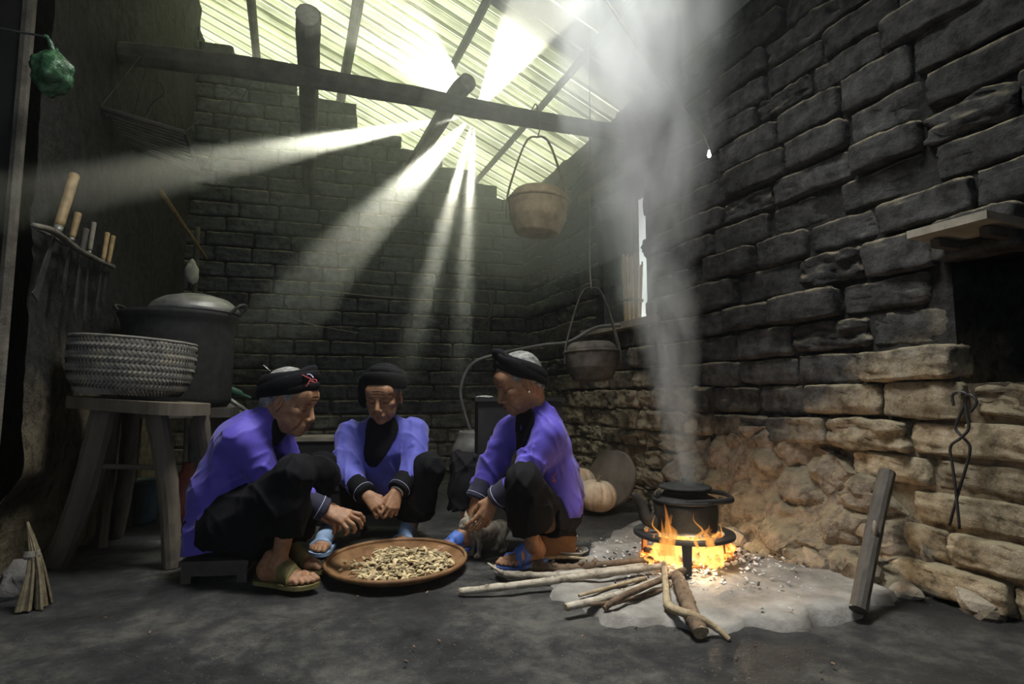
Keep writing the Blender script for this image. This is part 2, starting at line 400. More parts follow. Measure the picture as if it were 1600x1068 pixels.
def ember_mat(nt, out):
    g = G(nt); pos = g.n('NewGeometry').outputs['Position']
    n1 = g.n('TexNoise', i_Scale=40.0, i_Detail=6.0, i_Roughness=0.7); g.l(pos, n1.inputs['Vector'])
    c = g.ramp(n1.outputs['Fac'], [(0.35, (0.0, 0.0, 0.0)), (0.5, (0.9, 0.18, 0.02)), (0.68, (1.0, 0.55, 0.15))])
    pb = g.n('BsdfPrincipled', i_Roughness=0.9); pb.inputs['Base Color'].default_value = (0.12, 0.09, 0.07, 1)
    g.l(c, pb.inputs['Emission Color']); pb.inputs['Emission Strength'].default_value = 3.0
    g.l(pb.outputs[0], out.inputs[0])
material('ember', ember_mat)

def volume_mat(name, build): material(name, build)
HAZE = 0.0095
def haze_b(nt, out):
    g = G(nt); vs = g.n('VolumeScatter'); vs.inputs['Color'].default_value = (0.95, 1.0, 0.96, 1)
    vs.inputs['Density'].default_value = HAZE; vs.inputs['Anisotropy'].default_value = 0.78
    g.l(vs.outputs[0], out.inputs['Volume'])
material('haze', haze_b)
def veil(name, dens):
    def b(nt, out):
        g = G(nt); vs = g.n('VolumeScatter'); vs.inputs['Color'].default_value = (0.95, 0.99, 0.93, 1)
        vs.inputs['Density'].default_value = dens; vs.inputs['Anisotropy'].default_value = 0.45; g.l(vs.outputs[0], out.inputs['Volume'])
    material(name, b)
veil('veil', 0.15); veil('thin_veil', 0.055)

def smoke_b(nt, out):
    """steam and smoke rising from the kettle: dense and thin at the spout, wide and ragged under the roof"""
    g = G(nt); tc = g.n('TexCoord'); sx = g.n('SeparateXYZ'); g.l(tc.outputs['Object'], sx.inputs[0])
    zz = sx.outputs['Z']
    wob = g.n('TexNoise', i_Scale=1.5, i_Detail=2.0); g.l(tc.outputs['Object'], wob.inputs['Vector'])
    wv = g.math('SUBTRACT', wob.outputs['Fac'], 0.5)
    lean = g.math('MULTIPLY_ADD', zz, -0.05); g.l(g.math('MULTIPLY', wv, g.math('MULTIPLY', zz, 0.40)), lean.node.inputs[2])
    X = g.math('SUBTRACT', sx.outputs['X'], lean); Y = g.math('SUBTRACT', sx.outputs['Y'], g.math('MULTIPLY', zz, 0.10))
    r = g.math('SQRT', g.math('ADD', g.math('MULTIPLY', X, X), g.math('MULTIPLY', Y, Y)))
    Rz = g.math('MULTIPLY_ADD', g.math('POWER', g.math('MAXIMUM', zz, 0.0), 1.35), 0.155); Rz.node.inputs[2].default_value = 0.075
    k = g.math('SUBTRACT', 1.0, g.math('DIVIDE', r, Rz), clamp=True); k = g.math('POWER', k, 1.3)
    mp = g.n('Mapping'); mp.inputs['Scale'].default_value = (1, 1, 0.45); g.l(tc.outputs['Object'], mp.inputs[0])
    no = g.n('TexNoise', i_Scale=5.5, i_Detail=4.0, i_Roughness=0.6, i_Distortion=0.7); g.l(mp.outputs[0], no.inputs['Vector'])
    n2 = g.ramp(no.outputs['Fac'], [(0.38, (0.05,) * 3), (0.66, (1,) * 3)])
    fade = g.ramp(g.math('DIVIDE', zz, 2.9), [(0.0, (1.0,) * 3), (0.12, (1,) * 3), (0.32, (0.40,) * 3), (1.0, (0.13,) * 3)])
    d = g.math('MULTIPLY', g.math('MULTIPLY', k, n2), g.math('MULTIPLY', fade, SMOKE))
    vs = g.n('VolumeScatter'); vs.inputs['Color'].default_value = (0.96, 1.0, 0.96, 1); vs.inputs['Anisotropy'].default_value = 0.25
    g.l(d, vs.inputs['Density']); g.l(vs.outputs[0], out.inputs['Volume'])
SMOKE = 30.0
material('smoke', smoke_b)

# ================================================================== the room
WX = 2.29                      # face of the right wall
RT_ = 0.4245                   # roof pitch
def roofz(x): return 3.22 + RT_ * (WX - x)
BK0 = np.array([2.29, 5.71, 0.0]); BKD = np.array([-0.9957, 0.092, 0.0]); BKN = np.array([-0.092, -0.9957, 0.0])
def backpt(s, z, out=0.0): return BK0 + BKD * s + BKN * out + np.array([0, 0, z])

# ---- floor
def build_floor():
    x0, x1, y0, y1, st = -2.5, 2.5, -1.4, 6.2, 0.032
    nx = int((x1 - x0) / st) + 1; ny = int((y1 - y0) / st) + 1
    V = []
    for j in range(ny):
        for i in range(nx):
            x = x0 + i * st; y = y0 + j * st
            z = 0.018 * fbm((x, y, 0), 1.3, 3) + 0.013 * fbm((x, y, 3), 5.0, 4)
            z -= 0.006 * max(0, fbm((x, y, 7), 2.2, 2)) ** 2
            V.append((x, y, z - 0.008))
    F = [(j * nx + i, j * nx + i + 1, (j + 1) * nx + i + 1, (j + 1) * nx + i) for j in range(ny - 1) for i in range(nx - 1)]
    o = mk('floor', (V, F), 'earth_floor', None, True)
    tag(o, 'uneven trodden dark earth floor of the smoky kitchen', 'floor', kind='structure')
build_floor()

# ---- brick shapes shared between the walls
def brick_mesh(name, seed, amp, rnd, mat):
    bm = bmesh.new(); bmesh.ops.create_cube(bm, size=2.0)
    bmesh.ops.subdivide_edges(bm, edges=bm.edges[:], cuts=9, use_grid_fill=True)
    for v in bm.verts:
        c = v.co.copy(); q = Vector((c.x, c.y, c.z))
        l = (abs(q.x) ** 12 + abs(q.y) ** 12 + abs(q.z) ** 12) ** (1 / 12)
        v.co = q * ((1 - rnd) + rnd * (1 / l))
        n = mnoise.noise_vector(q * 1.1 + Vector((seed * 7.3, seed * 3.1, seed))) * amp + mnoise.noise_vector(q * 2.7 + Vector((seed, 4, seed * 2))) * amp * 0.6
        e = mnoise.noise_vector(q * 5.0 + Vector((seed * 2, 1, seed))) * amp * 0.5
        h9 = mnoise.noise_vector(q * 10.0 + Vector((seed, seed * 4, 2))) * amp * 0.34; e += Vector((h9.x * 1.3, h9.y, h9.z))
        v.co += Vector((n.x * 1.2, n.y * 0.3, n.z * 0.8)) + Vector((e.x, e.y * 0.3, e.z * 0.7))
    m = bpy.data.meshes.new(name); bm.to_mesh(m); bm.free()
    m.polygons.foreach_set('use_smooth', np.ones(len(m.polygons), dtype=bool)); m.materials.append(MAT[mat])
    return m
BR = [brick_mesh('brick', i, 0.15, 1.0, 'brick_right') for i in range(8)]
BRS = [brick_mesh('stone', 20 + i, 0.30, 1.0, 'brick_right') for i in range(6)]
BB = [brick_mesh('brick', 40 + i, 0.12, 1.0, 'brick_back') for i in range(8)]

def put_brick(me, centre, size, M3, parent, name='brick'):
    o = bpy.data.objects.new(name, me); col.objects.link(o); o.parent = parent
    fl = R.choice([0, math.pi])
    M = Matrix(M3.tolist()) @ Matrix.Rotation(fl, 3, 'X') @ Matrix.Rotation(R.gauss(0, 0.012), 3, 'X') @ Matrix.Rotation(R.gauss(0, 0.02), 3, 'Z')
    o.matrix_local = Matrix.LocRotScale(Vector(centre.tolist()), M.to_quaternion(), Vector((size[0] / 2, size[1] / 2, size[2] / 2)))

# ---- right wall: mortar core with a deep window and a dark niche, bricks set proud of it
WIN = (3.42, 4.12, 1.27, 2.40); NICHE = (1.02, 1.43, 0.80, 1.27)
wtop = 2.97
def wall_core():
    X0, X1 = WX + 0.035, WX + 0.31
    ys = [-1.35, NICHE[0], NICHE[1], WIN[0], WIN[1], 6.1]
    parts = []
    def slab(y0, y1, z0, z1, xa=X0): parts.append(box(((xa + X1) / 2, (y0 + y1) / 2, (z0 + z1) / 2), (X1 - xa, y1 - y0, z1 - z0)))
    slab(ys[0], ys[1], -.1, wtop); slab(ys[2], ys[3], -.1, wtop); slab(ys[4], ys[5], -.1, wtop)
    slab(NICHE[0], NICHE[1], -.1, NICHE[2]); slab(NICHE[0], NICHE[1], NICHE[3], wtop); slab(NICHE[0], NICHE[1], NICHE[2], NICHE[3], WX + 0.28)
    slab(WIN[0], WIN[1], -.1, WIN[2]); slab(WIN[0], WIN[1], WIN[3], wtop)
    o = mk('wall_right', join(*parts), 'mortar'); tag(o, 'sooty adobe brick wall with deep window, pale near the floor', 'wall', kind='structure')
    return o
wall_right = wall_core()
MR = np.eye(3)
z = 0.0; row = 0; nright = 0
while z < wtop - 0.05:
    h = R.uniform(0.135, 0.17) if z > 0.6 else R.uniform(0.12, 0.15)
    y = 0.62 - R.uniform(0, 0.3) - (0.17 if row % 2 else 0)
    while y < 5.70:
        far_low = z < 0.75 and y > 2.6
        L = R.uniform(0.20, 0.34) if far_low else R.uniform(0.30, 0.46)
        if y + L > 5.72: L = max(5.74 - y, 0.1)
        yc, zc = y + L / 2, z + h / 2
        skip = False
        for a in (WIN, NICHE):
            if y < a[1] - 0.04 and y + L > a[0] + 0.04 and zc > a[2] and zc < a[3]:
                # shorten to stop at the opening
                if y < a[0] - 0.1: L2 = a[0] - y; yc = y + L2 / 2; L = L2
                elif y + L > a[1] + 0.1: s = a[1]; L = y + L - s; y = s; yc = y + L / 2
                else: skip = True
        if z < 0.42 and 1.75 < yc < 3.05: skip = True          # broken away behind the fire
        if not skip:
            pro = R.gauss(0.0, 0.019) + (0.02 if R.random() < 0.15 else 0)
            rough = far_low or R.random() < 0.12
            me = R.choice(BRS if rough else BR)
            gap = 0.014 if not rough else 0.02
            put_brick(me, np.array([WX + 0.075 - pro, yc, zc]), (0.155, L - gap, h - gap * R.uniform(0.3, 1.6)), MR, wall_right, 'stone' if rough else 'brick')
            nright += 1
        y += L
    z += h; row += 1

# ---- back wall: stepped gable under the roof, leaving the light gap
def gable_top(X): return roofz(X) - 0.20 - (0.06 if X > 0.6 else 0)
def back_core():
    X1 = 3.45; parts = []
    s = 0.0; step = 0.30
    while s < X1:
        e = min(s + step, X1 + 0.3)
        X = (BK0 + BKD * (s)).tolist()[0]
        top = math.floor(gable_top(X) / 0.145) * 0.145
        v = []
        for (a, zz) in ((s, -.1), (e, -.1), (e, top), (s, top)):
            v.append(backpt(a, zz, -0.035)); v.append(backpt(a, zz, -0.36))
        f = [(0, 2, 4, 6), (1, 7, 5, 3), (0, 1, 3, 2), (2, 3, 5, 4), (4, 5, 7, 6), (6, 7, 1, 0)]
        parts.append((np.array(v), f)); s = e
    o = mk('wall_back', join(*parts), 'mortar'); tag(o, 'soot-dark back gable wall of adobe bricks, stepped under the roof', 'wall', kind='structure')
    return o
wall_back = back_core()
MBk = np.array([BKN, -BKD, [0, 0, 1.0]]).T
z = 0.0; row = 0; nback = 0
while z < 4.45:
    h = 0.145
    s = -0.02 - (0.15 if row % 2 else 0)
    while s < 3.36:
        L = 0.30 if z > 2.9 else R.uniform(0.30, 0.46)
        X = (BK0 + BKD * s)[0]
        if z + h <= math.floor(gable_top(min(X, WX)) / 0.145) * 0.145 + 0.02 and s + L > 0.05:
            rough = z < 0.6 and R.random() < 0.6
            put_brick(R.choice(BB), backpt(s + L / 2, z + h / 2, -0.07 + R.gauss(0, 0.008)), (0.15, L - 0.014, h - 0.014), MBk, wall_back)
            nback += 1
        s += L
    z += h; row += 1

# ---- left wall, the partition coloured black for darkness and the walls behind the camera
def left_wall():
    st = 0.045; y0, y1, z1 = 2.80, 6.2, 4.75
    ny = int((y1 - y0) / st) + 1; nz = int((z1 + .05) / st) + 1; V = []
    for k in range(nz):
        for j in range(ny):
            y = y0 + j * st; zz = -0.05 + k * st
            d = 0.022 * fbm((y, zz, 1), 1.6, 4) + 0.012 * fbm((y, zz, 5), 7, 4)
            d += 0.09 * max(0, fbm((y, zz, 9), 1.1, 2) - 0.25) * (1 if zz < 1.2 else 0.3)
            if zz < 0.42 and y < 3.6: d -= 0.10 * min(1, (0.42 - zz) / 0.1) * (0.6 + 0.4 * math.sin(y * 9))
            V.append((-1.0 + d, y, zz))
    F = [(k * ny + j, k * ny + j + 1, (k + 1) * ny + j + 1, (k + 1) * ny + j) for k in range(nz - 1) for j in range(ny - 1)]
    back = box((-1.28, (y0 + y1) / 2, 2.35), (0.2, y1 - y0, 4.9))
    o = mk('wall_left', join((V, F), back), 'plaster_left', None, True)
    o.data.polygons.foreach_set('use_smooth', [len(V) > p.vertices[0] for p in o.data.polygons])
    tag(o, 'blackened mud-plastered wall holding the knife rack', 'wall', kind='structure')
left_wall()
o = mk('wall_partition', box((-1.80, 2.715, 2.4), (1.5, 0.05, 5.0)), 'painted_dark'); tag(o, 'partition boards coloured near-black for the darkness at the edge of the room', 'wall', kind='structure')
pst = P(12, 930, 2.19)
o = mk('trim_1', tube([(-1.045, 2.70, -0.02), (-1.04, 2.70, 2.0), (-1.05, 2.70, 4.6)], [0.026, 0.022, 0.024], 8, 9, jit=0.05), 'log_wood', None, False)
tag(o, 'thin weathered doorpost edging the left wall', 'post', kind='structure')
o = mk('wall_side', box((-2.6, 0.7, 2.6), (0.1, 4.2, 5.4)), 'dark_wood'); tag(o, 'dark boarded side wall beyond the picture', 'wall', kind='structure')
fr = join(box((-2.15, -1.4, 2.5), (1.1, 0.1, 5.2)), box((1.05, -1.4, 2.5), (3.2, 0.1, 5.2)), box((-1.07, -1.4, 3.6), (1.2, 0.1, 3.0)))
o = mk('wall_front', fr, 'dark_wood'); tag(o, 'dark boarded front wall with open doorway behind the viewer', 'wall', kind='structure')

# ---- roof: sheets laid side by side down the slope, light gaps between them
ceiling = thing('ceiling', 'pitched roof of pale translucent sheets with dark sheets nearer the viewer', 'roof', (0, 0, 0), kind='structure')
SUNPX = (742.0, 178.0)
SHAFT_GAPS = [(127, 141, 21, 90), (102.5, 107.5, 20, 75), (91.5, 95.5, 20, 75), (166, 172.5, 26, 150), (-74, -44, 24, 85), (205, 245, 24, 70)]  # gaps laid out round the sun to shape its shafts
def in_shaft_gap(x, y, z):
    """openings in the sheets around the sun, shaped to throw the light shafts"""
    v = np.array([x, y, z]) - CAM; d = v @ FW
    px = 800 + FPX * (v @ RT) / d - SUNPX[0]; py = 534 - FPX * (v @ UP) / d - SUNPX[1]
    a = math.degrees(math.atan2(py, px)); r = math.hypot(px, py)
    return any((a0 <= a <= a1 or a0 <= a + 360 <= a1) and r0 <= r <= r1 for a0, a1, r0, r1 in SHAFT_GAPS)
def strip(y0, y1, xa, xb, mat, name, lift=0.0, cut_shafts=False):
    k_ = 1.0 if mat == 'roof_opaque' else (0.4 if mat == 'roof_translucent' else 0.0)
    prof = [(0, 0), (.2, 0), (.32, .012 * k_), (.5, .016 * k_), (.68, .012 * k_), (.8, 0), (1, 0)]
    sag = R.uniform(-0.003, 0.003)
    def pt(x, u):
        hh = np.interp(u, [p[0] for p in prof], [p[1] for p in prof])
        return (x, y0 + (y1 - y0) * u + 0.006 * math.sin(x * 2 + y0 * 5), roofz(x) + hh + lift + sag * math.sin(x * 3 + y0))
    us = [p[0] for p in prof] if not cut_shafts else np.linspace(0, 1, 13)
    xs = np.linspace(xa, xb, max(2, int((xb - xa) / 0.25)) + 1) if not cut_shafts else np.r_[xa, np.arange(xa + 0.3, 0.4, 0.3), np.arange(0.5, 2.3, 0.018), np.arange(2.35, xb, 0.25), xb]
    V = [pt(x, u) for x in xs for u in us]; k = len(us); F = []
    for i in range(len(xs) - 1):
        for j in range(k - 1):
            if cut_shafts and in_shaft_gap(*pt((xs[i] + xs[i + 1]) / 2, (us[j] + us[j + 1]) / 2)): continue
            F.append((i * k + j, (i + 1) * k + j, (i + 1) * k + j + 1, i * k + j + 1))
    mk(name, (V, F), mat, ceiling, True)
SKY = (1.40, 2.30, 0.20, 1.28)  # opening made in the unseen near roof for the added overhead fill
y = 3.72; wS = 0.158
while y < 6.75:
    g = R.choice([0.006, 0.009, 0.012])
    strip(y, y + wS - g, -2.0, 2.85, 'roof_translucent', 'roof_sheet', 0.0, 4.2 < y < 6.6)
    strip(y - 0.035 - 0.005, y + 0.035 - 0.005, -2.0, 2.85, 'light_line', 'light_strip', 0.011, 4.2 < y < 6.6)  # paler strip over each gap, added to glow as a bright line
    y += wS
y = -1.45; wN = 0.35
while y < 3.80:
    e = min(y + wN, 3.86)
    ov = 0.02
    if SKY[0] <= y + 0.175 <= SKY[1]:
        strip(y, e + ov, -2.75, SKY[2], 'roof_opaque', 'roof_sheet', 0.0); strip(y, e + ov, SKY[3], 2.85, 'roof_opaque', 'roof_sheet')
    elif 2.6 < y < 3.4:
        strip(y, e - 0.012, -2.75, 2.02, 'roof_opaque', 'roof_sheet'); strip(y, e + ov, 2.0, 2.85, 'roof_opaque', 'roof_sheet', 0.004); strip(e - 0.03, e + 0.02, -2.75, 2.06, 'roof_translucent', 'roof_sheet', 0.012)  # thin translucent strips added over the slits as glowing lines
    else:
        strip(y, e + ov, -2.75, 2.85, 'roof_opaque', 'roof_sheet', 0.02 * (int(y * 10) % 2))
    y += wN

# purlins under the roof, and the tie beam with the two logs lying on it
def rafter(X, y0, y1, r, label, m='log_wood'):
    o = mk('purlin', tube([(X, y0, roofz(X) - r - 0.012), (X + 0.02, (y0 + y1) / 2, roofz(X) - r - 0.02), (X, y1, roofz(X) - r - 0.012)], r, 8, 9, jit=0.03), m)
    tag(o, label, 'purlin', kind='structure')
rafter(-0.50, 0.0, 6.7, 0.040, 'round purlin high under the roof above the stepped gable')
rafter(0.36, 2.6, 6.7, 0.048, 'round purlin beside the hanging log end')
rafter(1.20, 2.6, 4.75, 0.035, 'thin purlin over the tie beam near the sun gap')
rafter(1.95, 0.0, 6.7, 0.030, 'thin pale purlin close to the eave')
bp_ = [(-1.05, 3.78, 2.74), (-0.3, 3.72, 2.765), (0.6, 3.70, 2.765), (1.5, 3.70, 2.755), (2.42, 3.68, 2.765)]
o = mk('tie_beam', tube(bp_, [0.066, 0.068, 0.066, 0.064, 0.06], 10, 26, jit=0.035), 'log_wood', None, False)
tag(o, 'long rough tie beam spanning the room under the roof', 'beam', kind='structure')
def log(name, pts, rad, label):
    pts = np.array(pts); t = thing(name, label, 'log', pts[0])
    mk('bark', tube(pts, rad, 14, 16, cap=False, jit=0.035), 'log_wood', t, False)
    for a, b, r in ((pts[0], pts[1], rad[0]), (pts[-1], pts[-2], rad[-1])):
        d = (a - b) / np.linalg.norm(a - b)
        mk('cut_end', tube([a - d * 0.004, a + d * 0.004], [r * 0.97, r * 0.93], 14, 2, jit=0.03), 'log_end', t)
    return t
log('purlin_log', [(0.0, 3.30, 2.915), (0.01, 3.7, 2.905), (0.04, 4.8, 2.89), (0.06, 5.93, 2.86)], [0.070, 0.069, 0.066, 0.062], 'thick log with pale sawn end resting on the tie beam')
log('purlin_log', [(1.035, 3.60, 2.885), (1.0, 3.80, 2.88), (1.0, 4.6, 2.93), (0.98, 5.80, 3.0)], [0.062, 0.064, 0.064, 0.060], 'crooked log crossing the tie beam in front of the sun')
# ---- window: timber lintel, sill, jambs and bars
def window():
    win = thing('window_1', 'small deep window with timber lintel and sill in the adobe wall', 'window', (WX, 3.77, WIN[2]), kind='structure')
    y0, y1, z0, z1 = WIN
    mk('lintel', box((WX + 0.15, (y0 + y1) / 2, z1 + 0.03), (0.44, y1 - y0 + 0.36, 0.06)), 'old_wood', win)
    mk('sill', box((WX + 0.14, (y0 + y1) / 2 - 0.02, z0 + 0.005), (0.42, y1 - y0 + 0.34, 0.05), rotm(0, 0, 1)), 'grey_wood', win)
    mk('jamb', box((WX + 0.20, y1 - 0.015, (z0 + z1) / 2), (0.30, 0.03, z1 - z0)), 'mortar', win)
    mk('jamb', box((WX + 0.17, y0 + 0.015, (z0 + z1) / 2), (0.27, 0.03, z1 - z0)), 'mortar', win)
    for k in range(2):
        yy = y0 + 0.22 + k * 0.30
        mk('bar', box((WX + 0.27, yy, (z0 + z1) / 2), (0.035, 0.035, z1 - z0)), 'old_wood', win)
window()

def rock(c, r, seed, sub=2, amp=0.35, M=None):
    bm = bmesh.new(); bmesh.ops.create_icosphere(bm, subdivisions=sub, radius=1.0)
    V = []
    for v in bm.verts:
        q = v.co; k = 1 + amp * mnoise.noise(q * 1.3 + Vector((seed * 5.1, seed, 2))) + amp * 0.5 * mnoise.noise(q * 3.1 + Vector((seed, 9, seed * 3)))
        V.append(np.array(q) * k * np.array(r))
    F = [tuple(v.index for v in f.verts) for f in bm.faces]; bm.free()
    V = np.array(V)
    if M is not None: V = V @ np.array(M).T
    return V + np.array(c), F

# ---- haze filling the room
def haze_box():
    pol = [(-2.52, -0.03), (2.30, -0.03), (2.32, 3.05), (-2.52, roofz(-2.52) - 0.06)]
    y0, y1 = 1.05, 5.75
    V = [(x, y0, zz) for x, zz in pol] + [(x, y1, zz) for x, zz in pol]
    F = [(3, 2, 1, 0), (4, 5, 6, 7), (0, 1, 5, 4), (1, 2, 6, 5), (2, 3, 7, 6), (3, 0, 4, 7)]
    o = mk('haze', (V, F), 'haze')
    bm = bmesh.new(); bm.from_mesh(o.data); bmesh.ops.recalc_face_normals(bm, faces=bm.faces[:]); bm.to_mesh(o.data); bm.free()
    tag(o, 'thin smoky haze filling the whole room', 'haze', kind='stuff')
haze_box()
def smoke_veil(c, r, mat, label):
    V, F = rock((0, 0, 0), (1, 1, 1), 2, 4, 0.12)
    V = V * np.array(r) + np.array(c)
    V[:, 0] = np.minimum(V[:, 0], WX - 0.005); V[:, 2] = np.minimum(V[:, 2], roofz(V[:, 0]) - 0.10)
    o = mk('smoke_veil', (V, F), mat); tag(o, label, 'smoke', kind='stuff')
smoke_veil((1.62, 3.55, 2.55), (0.95, 1.55, 0.95), 'veil', 'pale smoke gathered under the roof around the hanging baskets')
smoke_veil((1.15, 3.75, 2.65), (1.75, 1.85, 1.30), 'thin_veil', 'thinner smoke spread wide under the tie beam')

# ================================================================== hearth
def onback(x, y, out=0.035):
    r = ray(x, y); n = -BKN; s = ((BK0 + BKN * out - CAM) @ n) / (r @ n); return CAM + r * s
HC = np.array([1.665, 2.205, 0.0])                       # middle of the fire
def hearth():
    pts = [(860, 938), (905, 958), (960, 980), (1060, 992), (1170, 984), (1290, 962), (1400, 938), (1440, 912)]
    rim = [onfloor(x, y)[:2] for x, y in pts] + [np.array(q) for q in ((2.27, 1.72), (2.25, 2.5), (2.2, 3.0), (1.9, 3.0), (1.55, 2.75), (1.35, 2.45))]
    rim = np.array(rim); c2 = np.array([1.72, 2.1])
    ang = np.unwrap(np.arctan2(rim[:, 1] - c2[1], rim[:, 0] - c2[0])); rad = np.hypot(rim[:, 0] - c2[0], rim[:, 1] - c2[1])
    n = 140; rings = 34; V = []; F = []
    A = np.linspace(0, 2 * math.pi, n, endpoint=False)
    o_ = np.argsort(ang % (2 * math.pi)); rr = np.interp(A, (ang % (2 * math.pi))[o_], rad[o_], period=2 * math.pi)
    for k in range(rings + 1):
        t = k / rings
        for a, r in zip(A, rr):
            r2 = r * (1 + 0.11 * fbm((math.cos(a) * 3, math.sin(a) * 3, 1), 1.6, 5)) * t
            x = c2[0] + math.cos(a) * r2; y = c2[1] + math.sin(a) * r2
            zz = 0.024 + 0.012 * fbm((x, y, 2), 6, 5) + 0.006 * fbm((x, y, 8), 25, 4)
            d = math.hypot(x - HC[0], y - HC[1]); zz += 0.022 * math.exp(-(d / 0.22) ** 2)
            if k == rings: zz = -0.03
            elif k == rings - 1: zz *= 0.8
            V.append((x, y, zz))
    for k in range(rings):
        for j in range(n):
            F.append((k * n + j, k * n + (j + 1) % n, (k + 1) * n + (j + 1) % n, (k + 1) * n + j)[::-1])
    o = mk('hearth_slab', (V, F), 'ash', None, True); tag(o, 'low ash-grey hearth slab with broken edge around the fire', 'hearth')
hearth()
def litter():
    parts = []
    for i in range(900):
        a = R.uniform(0, 6.283); r = abs(R.gauss(0, 0.30)) + 0.05
        x = HC[0] + math.cos(a) * r * 1.1; y = HC[1] + math.sin(a) * r * 0.8 - 0.03
        if x > 2.05 or x < 1.25: continue
        s = R.uniform(0.003, 0.011) * (1.3 if r < .3 else 0.8)
        parts.append(box((x, y, 0.036 + 0.02 * math.exp(-(r / 0.22) ** 2) + R.uniform(0, .006)), (s * R.uniform(.8, 2.4), s, s * 0.4), rotm(R.uniform(-30, 30), R.uniform(-30, 30), R.uniform(0, 180))))
    o = mk('ash_flakes', join(*parts), 'ash_flake'); tag(o, 'scattered white ash flakes around the fire', 'ash', kind='stuff')
    parts = []
    for i in range(110):
        a = R.uniform(0, 6.283); r = abs(R.gauss(0, 0.22)) + 0.08
        x = HC[0] + math.cos(a) * r * 1.2; y = HC[1] + math.sin(a) * r * 0.8 - 0.02
        if x > 2.2: continue
        s = R.uniform(0.004, 0.011)
        parts.append(box((x, y, 0.04 + 0.018 * math.exp(-(r / 0.22) ** 2)), (s * 2, s, s * 0.6), rotm(R.uniform(-30, 30), R.uniform(-30, 30), R.uniform(0, 180))))
    o = mk('charcoal_crumbs', join(*parts), 'charcoal'); tag(o, 'black charcoal crumbs among the ash', 'charcoal', kind='stuff')
    parts = []
    for i in range(120):
        x = R.uniform(-0.9, 1.6); y = R.uniform(0.8, 2.4); s = R.uniform(0.002, 0.006)
        parts.append(box((x, y, 0.004), (s * 2, s, s * 0.6), rotm(R.uniform(-30, 30), R.uniform(-30, 30), R.uniform(0, 180))))
    o = mk('floor_crumbs', join(*parts), 'bark_brown'); tag(o, 'tiny wood crumbs littering the earth floor', 'crumbs', kind='stuff')
litter()
def clay_bank():
    """the broken clay foot of the wall behind the fire"""
    ny, nv = 190, 70; V = []; F = []
    for j in range(ny + 1):
        y = 1.55 + 1.75 * j / ny; u = j / ny
        env = math.sin(math.pi * min(1, max(0, u))) ** 0.6
        hgt = 0.10 + 0.50 * env; foot = 0.03 + 0.24 * env * (0.75 + 0.5 * fbm((y, 0, 0), 2.5, 3))
        for k in range(nv + 1):
            t = k / nv
            zz = hgt * (1 - t) ** 1.1
            x = WX + 0.06 - foot * t ** 1.15 - 0.02
            q = (x, y, zz)
            cell = mnoise.voronoi(Vector((y * 5.2, zz * 6.5, x * 3)))[0]
            c2 = mnoise.voronoi(Vector((y * 11, zz * 13, x * 6)))[0]
            n = 0.13 * min(cell[1] - cell[0], 0.42) + 0.03 * min(c2[1] - c2[0], .4) + 0.06 * fbm((y, zz, x), 3.0, 4) + 0.010 * fbm((y, zz, x), 13, 3)
            if k in (0,): n = -0.05
            V.append((x - n - (0.015 if 0 < k else 0), y, max(-0.03, zz + 0.02 * fbm(q, 9, 4)) if k < nv else -0.03))
    for j in range(ny):
        for k in range(nv):
            a = j * (nv + 1) + k; F.append((a, a + 1, a + nv + 2, a + nv + 1))
    o = mk('clay_bank', (V, F), 'clay', wall_right, False)
    o['label'] = 'scorched broken clay bank at the foot of the wall behind the fire'
clay_bank()
for i in range(26):
    y = R.uniform(1.3, 3.3); r = R.uniform(0.03, 0.075)
    x = WX - 0.03 - (0.20 * math.sin(math.pi * min(1, max(0, (y - 1.55) / 1.75))) if 1.55 < y < 3.3 else 0) + R.uniform(-0.02, 0.05)
    zz = R.uniform(0.0, 0.05) if R.random() < 0.6 or y < 1.75 or y > 3.1 else R.uniform(0.1, 0.4)
    if zz > 0.06: x = WX + 0.02 - 0.16 * (1 - zz / 0.6) * math.sin(math.pi * min(1, max(0, (y - 1.55) / 1.75)))
    mk('stone', rock((x, y, zz), (r * 0.8, r * 1.2, r * 0.8), i, 2, 0.5), 'clay' if R.random() < .6 else 'stone', wall_right, False)

